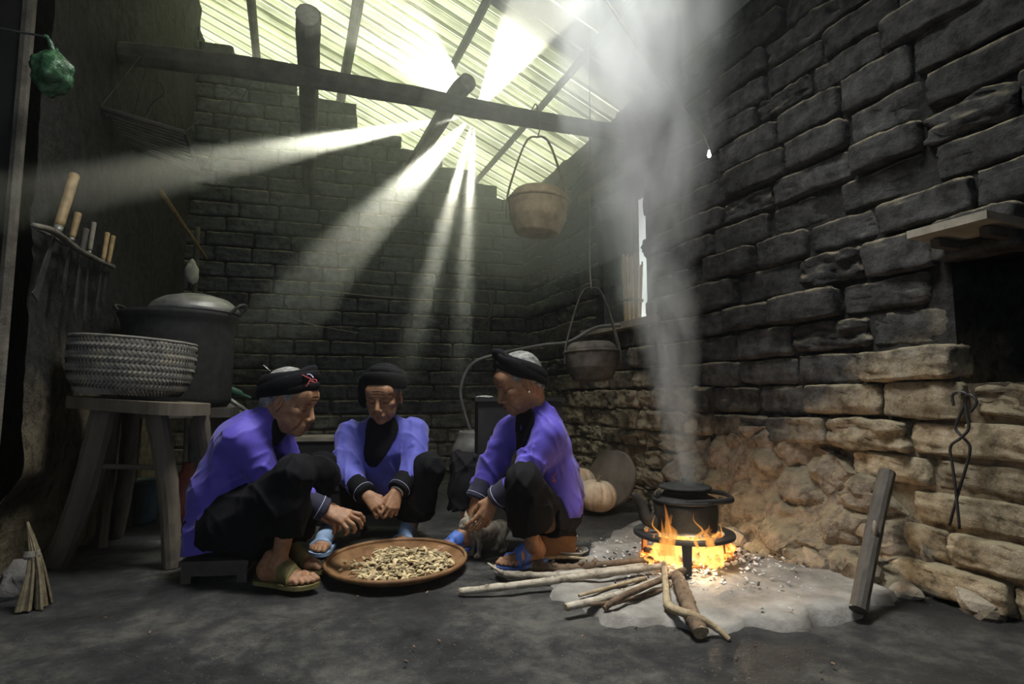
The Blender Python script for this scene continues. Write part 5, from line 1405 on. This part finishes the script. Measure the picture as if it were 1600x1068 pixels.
def limb_mid(a, b, t): return a + (b - a) * t
def woman(label, S):
    """S: joints in world space, see below"""
    t = thing('person', label, 'person', [S['pelvis'][0], S['pelvis'][1], 0.0], 'women sitting around the winnowing tray')
    hs = S.get('hs', 1.0); Mh = head_frame(S['face'], S.get('up', (0, 0, 1))); hc = S['head']
    allp = np.array([S[k] for k in ('pelvis', 'neck', 'head')] + [p for k in ('shoulder', 'elbow', 'wrist', 'hip', 'knee', 'ankle', 'heel') for p in S[k]])
    lo, hi = allp.min(0) - 0.19, allp.max(0) + 0.22; lo[2] = -0.03
    # ---------- body: one continuous skin
    F = Field(lo, hi, 0.0037)
    side_ax = unit(S['shoulder'][0] - S['shoulder'][1])
    F.cone(S['pelvis'], S['waist'], 0.105, 0.095, 0.04); F.cone(S['waist'], S['chest'], 0.095, 0.095, 0.04); F.cone(S['chest'], S['neck'], 0.085, 0.050, 0.04)
    build_head(F, hc, Mh, S['neck'], hs, S.get('narrow', 1.0))
    for i in (0, 1):
        F.cone(S['chest'] * .3 + S['neck'] * .7, S['shoulder'][i], 0.05, 0.042, 0.04)
        F.cone(S['shoulder'][i], S['elbow'][i], 0.040, 0.031, 0.02); F.cone(S['elbow'][i], S['wrist'][i], 0.031, 0.021, 0.015)
        build_hand(F, S['wrist'][i], S['hand'][i], S['back'][i], S['hside'][i], *S['pose'][i], s=S.get('hand_s', 0.92))
        F.cone(S['pelvis'], S['hip'][i], 0.10, 0.075, 0.04); F.cone(S['hip'][i], S['knee'][i], 0.068, 0.048, 0.03)
        F.cone(S['knee'][i], limb_mid(S['knee'][i], S['ankle'][i], .35), 0.046, 0.045, 0.02); F.cone(limb_mid(S['knee'][i], S['ankle'][i], .35), S['ankle'][i], 0.045, 0.027, 0.02)
        build_foot(F, S['heel'][i], S['toe'][i], S['out'][i], S.get('foot_s', 1.0))
        T = lambda x, y, z: S['heel'][i] + unit(S['toe'][i]) * x + np.array([0, 0, z])
        F.cone(S['ankle'][i], T(0.015, 0, 0.05), 0.028, 0.033, 0.02)
        for q in (-1, 1): F.ell(T(0.022, 0, 0.072) + unit(S['out'][i]) * .027 * q, [.011, .011, .011], None, 0.012)
    body, V = F.obj('body', 'skin', t)
    at = body.data.attributes.new('tint', 'FLOAT', 'POINT'); at.data.foreach_set('value', head_tint(V, hc, Mh, hs).astype(np.float32)); del F
    # ---------- trousers
    F = Field(lo, hi, 0.006)
    F.ell(S['pelvis'], [.155, .155, .12], None, 0.04)
    cuts = []
    for i in (0, 1):
        F.cone(S['pelvis'], S['hip'][i], 0.115, 0.100, 0.04); F.cone(S['hip'][i], S['knee'][i], 0.097, 0.070, 0.04)
        hem = limb_mid(S['knee'][i], S['ankle'][i], S['hem'][i]); kr, hr = S.get('legw', (0.070, 0.074))
        ax = unit(S['ankle'][i] - S['knee'][i]); back = unit(S['hip'][i] - S['knee'][i]); 
        F.cone(S['knee'][i], limb_mid(S['knee'][i], hem, 0.5) + back * 0.012, kr, hr * 0.96, 0.03); F.cone(limb_mid(S['knee'][i], hem, 0.5) + back * 0.012, hem + back * 0.012, hr * 0.96, hr, 0.03)
        # the hem is cut square
        sl, d = F.cone(hem + ax * 0.0, hem + ax * 0.09, hr * 1.35, hr * 1.2, ret=True)
        p = hem; X, Y, Z = [F.ax[q][sl[q]] for q in range(3)]
        pl = -((X[:, None, None] - p[0]) * ax[0] + (Y[None, :, None] - p[1]) * ax[1] + (Z[None, None, :] - p[2]) * ax[2])
        F.f[sl] = np.maximum(F.f[sl], -np.maximum(d, pl))
        for (a, b, dr, r) in ((0.0, 0.9, 0.5, .016), (0.1, 0.8, -0.6, .013)):
            off = np.cross(ax, back); F.cone(S['knee'][i] + back * .045 + off * .03 * dr, limb_mid(S['knee'][i], hem, b) + back * .055 + off * .05 * dr, r, r * 1.3, 0.03)
    for a_, b_, ra_, rb_ in S.get('fill', []): F.cone(a_, b_, ra_, rb_, 0.05)
    F.folds(0.009, 80, unit(S['knee'][0] - S['ankle'][0]), 3)
    F.folds(0.010, 45, unit(S['knee'][0] - S['hip'][0]), 5)
    F.plane_cut((0, 0, S['seat']), (0, 0, -1))
    F.obj('trousers', 'cloth_black', t); del F
    # ---------- jacket
    F = Field(lo, hi, 0.006)
    fb = S['front']                                           # front direction of the torso
    wd = S.get('torso', (0.150, 0.135, 0.125))
    F.cone(S['pelvis'] + [0, 0, .03], S['waist'], wd[0], wd[1], 0.04, sq=(fb, 0.85)); F.cone(S['waist'], S['chest'], wd[1], wd[2], 0.04, sq=(fb, 0.85)); F.cone(S['chest'], limb_mid(S['chest'], S['neck'], .9), wd[2] * 0.95, 0.062, 0.05, sq=(fb, 0.9))
    for a, b, ra, rb in S.get('tail', []): F.cone(a, b, ra, rb, 0.04)
    tl = S.get('hem_z')
    for i in (0, 1):
        F.cone(limb_mid(S['neck'], S['chest'], .15), S['shoulder'][i], 0.060, 0.058, 0.06)
        sw = S.get('sleeve', (0.060, 0.060, 0.052))
        cuff = limb_mid(S['elbow'][i], S['wrist'][i], 0.52)
        F.cone(S['shoulder'][i], S['elbow'][i], sw[0], sw[1], 0.03); F.cone(S['elbow'][i], cuff, sw[1], sw[2], 0.02)
        e = S['elbow'][i]; a1 = unit(S['shoulder'][i] - e)
        g = np.random.default_rng(i + 3)
        for q in range(7):                                     # pulled creases round the elbow and from shoulder to armpit
            rv = unit(g.standard_normal(3)); rv = unit(rv - a1 * (rv @ a1)); rv2 = unit(rv + g.standard_normal(3) * .5); rv2 = unit(rv2 - a1 * (rv2 @ a1))
            h0, h1 = g.uniform(0.0, 0.10), g.uniform(0.08, 0.2)
            F.cone(e + a1 * h0 + rv * (sw[1] - .003), e + a1 * h1 + rv2 * (sw[0] - .003), .011, .007, 0.014)
        for q in range(3):
            p0 = S['shoulder'][i] + [0, 0, .03]; tgt = limb_mid(S['waist'], S['chest'], 0.2 + .3 * q) + fb * wd[1] * .8 * (1 if q < 2 else -1)
            F.cone(p0, limb_mid(p0, tgt, .75) + side_ax * (1 - 2 * i) * .03, .013, .007, 0.02)
    base = F.f.copy()
    F.folds(0.013, 48, unit(S['neck'] - S['pelvis']), 8); F.folds(0.007, 95, unit(S['neck'] - S['pelvis']) + np.array([.3, .2, 0]), 12)
    F.plane_cut(S['jhem'], S.get('jhem_n', (0, 0, -1)))
    # open the neck
    F.cone(S['neck'] - unit(S['neck'] - S['chest']) * .01, hc, 0.058, 0.050, 0.008, 'c')
    jk, _ = F.obj('jacket', S['cloth'], t)
    # ---------- dark shirt showing in the opened front
    a, b, ra, rb = S['vee']
    sl, d = F.cone(a, b, ra, rb, ret=True, full=True)
    F.f = np.maximum(base - 0.0065, d).astype(np.float32)
    F.cone(S['neck'] - unit(S['neck'] - S['chest']) * .01, hc, 0.056, 0.046, 0.008, 'c')
    F.obj('shirt', 'cloth_black', t); del F
    u, v, d = frame(hc - S['neck'])
    nb = S['neck'] + unit(hc - S['neck']) * 0.012
    mk('collar', loop_tube(np.array([nb + u * .060 * math.cos(a) + v * .060 * math.sin(a) for a in np.linspace(0, 6.283, 24, endpoint=False)]), 0.006, 8, 2.0, unit(hc - S['neck'])), 'cloth_black', t, True)
    for i in (0, 1):
        c0 = limb_mid(S['elbow'][i], S['wrist'][i], 0.48); c1 = limb_mid(S['elbow'][i], S['wrist'][i], 0.93); w1 = S.get('cuffw', 0.050)
        ax = unit(c1 - c0)
        V, Fq = tube([c0, limb_mid(c0, c1, .5), c1, c1 - ax * 0.004, c0 + ax * .02], [w1 * 1.06, w1 * 1.05, w1 * 1.08, w1 * .94, w1 * .8], 20, 21, jit=0.012, cap=False)
        cf = mk('cuff', (V, Fq), S.get('cuffmat', 'cloth_navy'), t, True)
        e = limb_mid(c0, c1, 0.82); uu, vv, dd = frame(ax)
        mk('stitching', loop_tube(np.array([e + uu * (w1 * 1.085) * math.cos(a) + vv * (w1 * 1.085) * math.sin(a) for a in np.linspace(0, 6.283, 24, endpoint=False)]), 0.0014, 5, 1, ax), 'thread', cf, True)
        # footwear
        T = lambda x, y, z, i=i: S['heel'][i] + (unit(S['toe'][i]) * x + unit(S['out'][i]) * y) * S.get('foot_s', 1.0) + np.array([0, 0, z])
        sd_ = mk('sandal', sole(T, 0.018), S['shoe'], t, False)
        hl = S['heel'][i]; F = Field(np.minimum(hl, T(0.22, 0, .1)) - .09, np.maximum(hl, T(0.22, 0, .1)) + .09, 0.004)
        build_foot(F, hl, S['toe'][i], S['out'][i], S.get('foot_s', 1.0), 0.0055, False)
        sl, X, Y, Z = F.block(F.lo, F.lo + F.n * F.h); xf = unit(S['toe'][i]); yo = unit(S['out'][i])
        u_ = (X - hl[0]) * xf[0] + (Y - hl[1]) * xf[1]; w_ = (X - hl[0]) * yo[0] + (Y - hl[1]) * yo[1]
        x0, x1 = S['strap']; keep = np.full(F.f.shape, 1.0, np.float32)
        if S.get('cross'):
            for sg in (-1, 1): keep = np.minimum(keep, np.abs(u_ - (x0 + x1) / 2 + sg * w_ * 0.75) - 0.017 + 0 * Z)
        else: keep = np.maximum(u_ - x1 + 0 * Z, x0 - u_ + 0 * Z)
        F.f = np.maximum(F.f, np.maximum(keep, 0.0 - Z + 0 * F.f)).astype(np.float32)
        F.obj('strap', S['shoe'], sd_)
    # ---------- hair and headcloth
    F = Field(hc - .15, hc + .15, 0.0045)
    Tn = lambda x, y, z: hc + Mh @ (np.array([x, y * S.get('narrow', 1.0), z]) * hs)
    F.ell(Tn(-0.013, 0, 0.034), [.0985 * hs, .0775 * hs, .0885 * hs], Mh, 0.01)
    F.ell(Tn(-0.06, 0, -0.02), [.045 * hs, .058 * hs, .055 * hs], Mh, 0.02)
    F.cone(Tn(0.085, -0.05, -0.03), Tn(0.085, 0.05, -0.03), .058 * hs, .058 * hs, 0.012, 'c'); F.ell(Tn(0.055, 0, -0.055), [.06 * hs, .12 * hs, .055 * hs], Mh, 0.012, 'c'); F.ell(Tn(0.115, 0, 0.004), [.045 * hs, .075 * hs, .038 * hs], Mh, 0.012, 'c')
    F.folds(0.0022, 300, Mh @ np.array([1, 0, .6]), 4)
    F.obj('hair', 'hair', t); del F
    tb = None
    for k, (rx, ry, zz, tilt, r, fl, wob) in enumerate(S['turban']):
        pth = ring_path(hc + Mh @ np.array([-0.012, 0, 0]) * hs, Mh, rx, ry * S.get('narrow', 1.0), tilt, 36, zz, wob, hs)
        o = mk('headcloth' if tb is None else 'fold', loop_tube(pth, r * hs, 12, fl, Mh[:, 2]), 'cloth_turban', t if tb is None else tb, True)
        tb = tb or o
    return t, Tn, Mh, tb

TOCAM = -np.array([FW[0], FW[1], 0.0]); TOCAM /= np.linalg.norm(TOCAM)
ZU = np.array([0, 0, 1.0])
def hd(x, y):            # horizontal direction between two floor pixels
    a, b = onfloor(*x), onfloor(*y); return unit(b - a)
def look(yaw_vec, pitch): v = unit(yaw_vec); p = math.radians(pitch); return v * math.cos(p) - ZU * math.sin(p)

# ---------------- left woman, in profile, both hands over the tray
w1 = dict(
    pelvis=P(352, 820, 2.45), waist=P(350, 768, 2.45), chest=P(380, 697, 2.45), neck=P(424, 652, 2.46), head=P(452, 625, 2.46), hs=1.14,
    face=look(RT + TOCAM * 0.10, 19), up=ZU,
    shoulder=[P(376, 688, 2.345), P(432, 676, 2.585)], elbow=[P(424, 756, 2.41), P(446, 742, 2.60)], wrist=[P(512, 798, 2.47), P(500, 786, 2.58)],
    hand=[RT + TOCAM * 0.10 - ZU * 0.30, RT * 1.0 + TOCAM * 0.35 - ZU * 0.42], back=[ZU * 0.75 + TOCAM * 0.55, ZU * 0.8 + TOCAM * 0.3], hside=[1, -1],
    pose=[((18, 42, 30), 1.0, (0.4, 0.5)), ((35, 45, 30), 0.8, (0.8, 0.9))], hand_s=1.05,
    hip=[P(352, 820, 2.35), P(366, 812, 2.54)], knee=[P(462, 740, 2.31), P(502, 740, 2.56)], ankle=[P(436, 880, 2.31), P(448, 856, 2.60)],
    heel=[onfloor(412, 905, 0.016), onfloor(430, 884, 0.016)], toe=[hd((412, 905), (508, 914)), hd((430, 884), (478, 887))], out=[TOCAM, -TOCAM], foot_s=1.12,
    fill=[(P(372, 800, 2.36), P(395, 842, 2.36), 0.10, 0.085)], hem=[0.66, 0.80], legw=(0.078, 0.088), front=RT, torso=(0.165, 0.145, 0.128), sleeve=(0.074, 0.068, 0.054), cuffw=0.047,
    tail=[(P(348, 775, 2.45), P(332, 870, 2.45), 0.115, 0.125), (P(334, 730, 2.42), P(312, 875, 2.40), 0.05, 0.070)], jhem=P(290, 868, 2.38), jhem_n=RT * 0.22 - ZU,
    vee=(P(440, 664, 2.44), P(455, 715, 2.45), 0.055, 0.06), cloth='cloth_violet', shoe='olive_rubber', strap=(0.085, 0.150),
    seat=0.092, turban=[(.104, .083, .054, .50, .016, 2.3, 0), (.106, .084, .076, .52, .016, 1.7, .004), (.102, .080, .036, .46, .012, 1.6, .003)])
w1['out'] = [unit(np.cross(w1['toe'][0], ZU)), -unit(np.cross(w1['toe'][1], ZU))]
p1, T1, M1, tb1 = woman('woman in violet jacket seated in profile beside the work stool', w1)
def bow(T, parent):
    for pts, m in (([(0.02, -0.06, 0.108), (0.045, -0.066, 0.112), (0.075, -0.058, 0.108), (0.088, -0.05, 0.10)], 'red_thread'), ([(0.075, -0.06, 0.106), (0.098, -0.062, 0.112), (0.103, -0.062, 0.102), (0.078, -0.062, 0.102)], 'red_thread'),
                   ([(0.078, -0.062, 0.103), (0.078, -0.068, 0.088), (0.075, -0.070, 0.078)], 'red_thread'), ([(0.05, -0.055, 0.115), (0.065, -0.050, 0.122), (0.082, -0.052, 0.115)], 'thread')):
        mk('ribbon', tube([T(*p) for p in pts], 0.0026, 6, 18), m, parent, True)
    mk('hairpin', tube([T(-0.085, -0.05, 0.085), T(-0.115, -0.055, 0.097)], 0.0022, 5), 'silver', parent, True)
bow(T1, tb1)

# ---------------- middle woman, facing the viewer, hands together
w2 = dict(
    pelvis=P(603, 780, 3.22), waist=P(602, 742, 3.17), chest=P(600, 696, 3.10), neck=P(598, 660, 3.07), head=P(600, 616, 3.02), hs=1.14, narrow=1.06,
    face=look(TOCAM - RT * 0.10, 19), up=ZU,
    shoulder=[P(549, 678, 3.12), P(648, 674, 3.12)], elbow=[P(540, 738, 2.98), P(648, 728, 2.98)], wrist=[P(574, 774, 2.83), P(620, 768, 2.84)],
    hand=[RT * 0.75 + TOCAM * 0.45 - ZU * 0.55, -RT * 0.12 + TOCAM * 0.45 - ZU * 0.72], back=[ZU * 0.6 + TOCAM * 0.7 - RT * .2, TOCAM * 0.8 + RT * 0.55 + ZU * .3], hside=[1, -1],
    pose=[((25, 40, 30), 0.7, (0.5, 0.8)), ((35, 62, 50), 0.8, (0.5, 0.9))], hand_s=1.0,
    hip=[P(568, 785, 3.20), P(636, 785, 3.20)], knee=[P(504, 728, 2.96), P(670, 730, 2.94)], ankle=[P(517, 834, 2.90), P(641, 830, 3.0)],
    heel=[onfloor(516, 846, 0.016), onfloor(642, 838, 0.016)], toe=[TOCAM + RT * 0.04, TOCAM - RT * 0.12], out=[-RT, RT], foot_s=1.1,
    hem=[0.84, 0.82], legw=(0.080, 0.088), front=TOCAM, torso=(0.155, 0.145, 0.140), sleeve=(0.080, 0.072, 0.056), cuffw=0.051, cuffmat='cloth_black',
    tail=[], jhem=(0, 0, 0.15), vee=(P(594, 668, 2.96), P(578, 722, 2.96), 0.105, 0.05), cloth='cloth_blue', shoe='pale_blue_rubber', strap=(0.07, 0.165),
    seat=0.117, turban=[(.106, .087, .060, .34, .016, 2.2, 0), (.112, .090, .084, .32, .016, 1.7, .003), (.11, .09, .100, .28, .018, 1.0, 0)])
p2, T2, M2, tb2 = woman('woman in blue jacket facing the viewer in the middle', w2)
F = Field(w2['head'] - .2, w2['head'] + .2, 0.005)
F.ell(T2(-0.015, 0, 0.088), [0.106, 0.094, 0.062], M2, 0.01); F.folds(0.004, 90, M2[:, 1], 2)
F.obj('crown_cloth', 'cloth_turban', tb2); del F
mk('cloth_tail', tube([T2(-0.03, -0.094, 0.07), T2(-0.045, -0.108, 0.02), T2(-0.055, -0.118, -0.05), T2(-0.055, -0.112, -0.085)], [0.022, 0.026, 0.024, 0.006], 10, 24, flat=0.45), 'cloth_turban', tb2, True)
bw = limb_mid(w2['elbow'][1], w2['wrist'][1], 0.985); uu, vv, dd = frame(w2['wrist'][1] - w2['elbow'][1])
mk('bracelet', loop_tube(np.array([bw + uu * .031 * math.cos(a) + vv * .031 * math.sin(a) for a in np.linspace(0, 6.283, 24, endpoint=False)]), 0.0042, 8, 1, dd), 'silver', p2, True)

# ---------------- right woman, turned to the left, stroking the kitten
F3 = -RT + TOCAM * 0.30
w3 = dict(
    pelvis=P(862, 800, 2.80), waist=P(862, 752, 2.79), chest=P(848, 690, 2.78), neck=P(836, 640, 2.77), head=P(812, 596, 2.73), hs=1.16,
    face=look(-RT + TOCAM * 0.28, 25), up=ZU,
    shoulder=[P(860, 676, 2.66), P(800, 672, 2.90)], elbow=[P(822, 742, 2.62), P(768, 728, 2.88)], wrist=[P(772, 780, 2.68), P(743, 782, 2.80)],
    hand=[-RT * 0.42 + TOCAM * 0.10 - ZU * 0.75, -RT * 0.20 + TOCAM * 0.25 - ZU * 0.85], back=[RT * 0.35 + TOCAM * 0.85 - ZU * .1, -RT * 0.75 + TOCAM * 0.45 + ZU * .2], hside=[-1, 1],
    pose=[((12, 22, 20), 0.8, (0.3, 0.3)), ((22, 35, 25), 0.8, (0.4, 0.4))], hand_s=1.05,
    hip=[P(858, 806, 2.69), P(836, 795, 2.93)], knee=[P(820, 752, 2.44), P(726, 728, 2.98)], ankle=[P(832, 852, 2.56), P(733, 836, 2.92)],
    heel=[onfloor(843, 872, 0.016), onfloor(742, 852, 0.016)], toe=[hd((843, 872), (783, 886)), hd((742, 852), (706, 858))], out=[TOCAM, -TOCAM], foot_s=1.08,
    hem=[0.66, 0.62], legw=(0.082, 0.108), front=unit(F3), torso=(0.150, 0.140, 0.138), sleeve=(0.078, 0.070, 0.056), cuffw=0.052,
    tail=[(P(868, 750, 2.78), P(874, 796, 2.75), 0.125, 0.112), (P(878, 700, 2.74), P(882, 795, 2.70), 0.05, 0.060)], jhem=(0, 0, 0.195),
    vee=(P(812, 655, 2.70), P(796, 712, 2.72), 0.075, 0.05), cloth='cloth_violet', shoe='blue_rubber', strap=(0.09, 0.16), cross=True,
    seat=0.107, turban=[(.104, .083, .044, .86, .015, 2.3, 0), (.106, .084, .062, .86, .015, 1.7, .004), (.102, .080, .028, .82, .011, 1.6, .003)])
w3['out'] = [-unit(np.cross(w3['toe'][0], ZU)), unit(np.cross(w3['toe'][1], ZU))]
p3, T3, M3, tb3 = woman('woman in violet jacket turned to stroke the kitten', w3)
mk('earring', rock(T3(0.004, 0.079, -0.046), (0.005, 0.005, 0.006), 1, 2, 0), 'silver', p3, True)
mk('ribbon', tube([P(868, 738, 2.62), P(864, 745, 2.61), P(868, 752, 2.61), P(862, 750, 2.61)], 0.003, 6, 14), 'red_thread', p3, True)

# ---------------- stools
def block_stool(name, c, size, rz, mat, label, slab=0.02):
    c = np.array([c[0], c[1], 0.0]); t = thing(name, label, 'stool', c)
    M = rotm(0, 0, rz); h = size[2]
    mk('seat', box(c + [0, 0, h - slab / 2], (size[0], size[1], slab), M), mat, t)
    if name == 'wood_block':
        mk('block', box(c + [0, 0, (h - slab) / 2], (size[0] * .94, size[1] * .94, h - slab), M), mat, t)
    else:
        for sx in (-1, 1): mk('leg', box(c + M @ np.array([sx * size[0] * .40, 0, 0]) + [0, 0, (h - slab) / 2], (0.04, size[1] * .9, h - slab), M), mat, t)
        mk('apron', box(c + M @ np.array([0, -size[1] * .42, 0]) + [0, 0, h - slab - 0.02], (size[0] * .76, 0.02, 0.04), M), mat, t)
    return t
s1 = w1['pelvis']; block_stool('low_stool', (s1[0], s1[1]), (0.27, 0.22, 0.09), -14, 'dark_wood', 'low dark wooden stool under the profile woman in violet')
s2 = w2['pelvis']; block_stool('low_stool', (s2[0], s2[1]), (0.34, 0.20, 0.115), -18, 'dark_wood', 'low dark bench stool under the woman in blue')
s3 = w3['pelvis']; block_stool('wood_block', (s3[0] + .01, s3[1] - .02), (0.20, 0.18, 0.105), -25, 'terracotta', 'reddish brown block seat under the woman with the kitten')

# ---------------- kitten
def kitten():
    c = onfloor(750, 868); t = thing('kitten', 'small grey tabby kitten standing under the stroking hands', 'kitten', c)
    X = unit(-RT * 0.75 + TOCAM * 0.65); Y = np.cross(ZU, X); B = c - X * 0.03 + Y * 0.0
    T = lambda x, y, z: B + X * x + Y * y + ZU * z
    F = Field(T(-.02, 0, .12) - .23, T(-.02, 0, .12) + .23, 0.004)
    F.cone(T(0.05, 0, 0.118), T(-0.02, 0, 0.112), 0.040, 0.036, 0.02); F.cone(T(-0.02, 0, 0.112), T(-0.095, 0, 0.112), 0.036, 0.041, 0.02)      # chest to hips
    F.cone(T(0.06, 0, 0.128), T(0.092, 0, 0.152), 0.030, 0.027, 0.02); F.ell(T(0.108, 0, 0.160), [.036, .034, .030], np.array([X, Y, ZU]).T, 0.012)       # neck, head
    F.ell(T(0.137, 0, 0.150), [.014, .016, .011], np.array([X, Y, ZU]).T, 0.012)
    for s in (-1, 1):
        F.cone(T(0.098, .020 * s, 0.180), T(0.094, .030 * s, 0.212), 0.013, 0.003, 0.008)                         # ear
        F.cone(T(0.055, .022 * s, 0.105), T(0.052, .026 * s, 0.055), 0.019, 0.0125, 0.012); F.cone(T(0.052, .026 * s, 0.055), T(0.058, .026 * s, 0.014), 0.012, 0.0105, 0.008); F.cone(T(0.058, .026 * s, 0.012), T(0.076, .026 * s, 0.010), 0.0115, 0.010, 0.008)
        F.cone(T(-0.095, .024 * s, 0.110), T(-0.070, .030 * s, 0.066), 0.031, 0.020, 0.015); F.cone(T(-0.070, .030 * s, 0.066), T(-0.108, .030 * s, 0.040), 0.017, 0.011, 0.01); F.cone(T(-0.108, .030 * s, 0.040), T(-0.095, .030 * s, 0.013), 0.010, 0.0105, 0.008); F.cone(T(-0.095, .030 * s, 0.011), T(-0.072, .030 * s, 0.010), 0.0115, 0.010, 0.008)
    F.cone(T(-0.125, 0, 0.125), T(-0.165, -.02, 0.135), 0.012, 0.009, 0.012); F.cone(T(-0.165, -.02, 0.135), T(-0.22, -.03, 0.16), 0.009, 0.006, 0.008)     # tail
    F.obj('body', 'cat_fur', t)
    for s in (-1, 1): mk('eye', rock(T(0.138, .016 * s, 0.166), (0.004, 0.004, 0.005), 1, 2, 0), 'green_glass', t, True)
kitten()
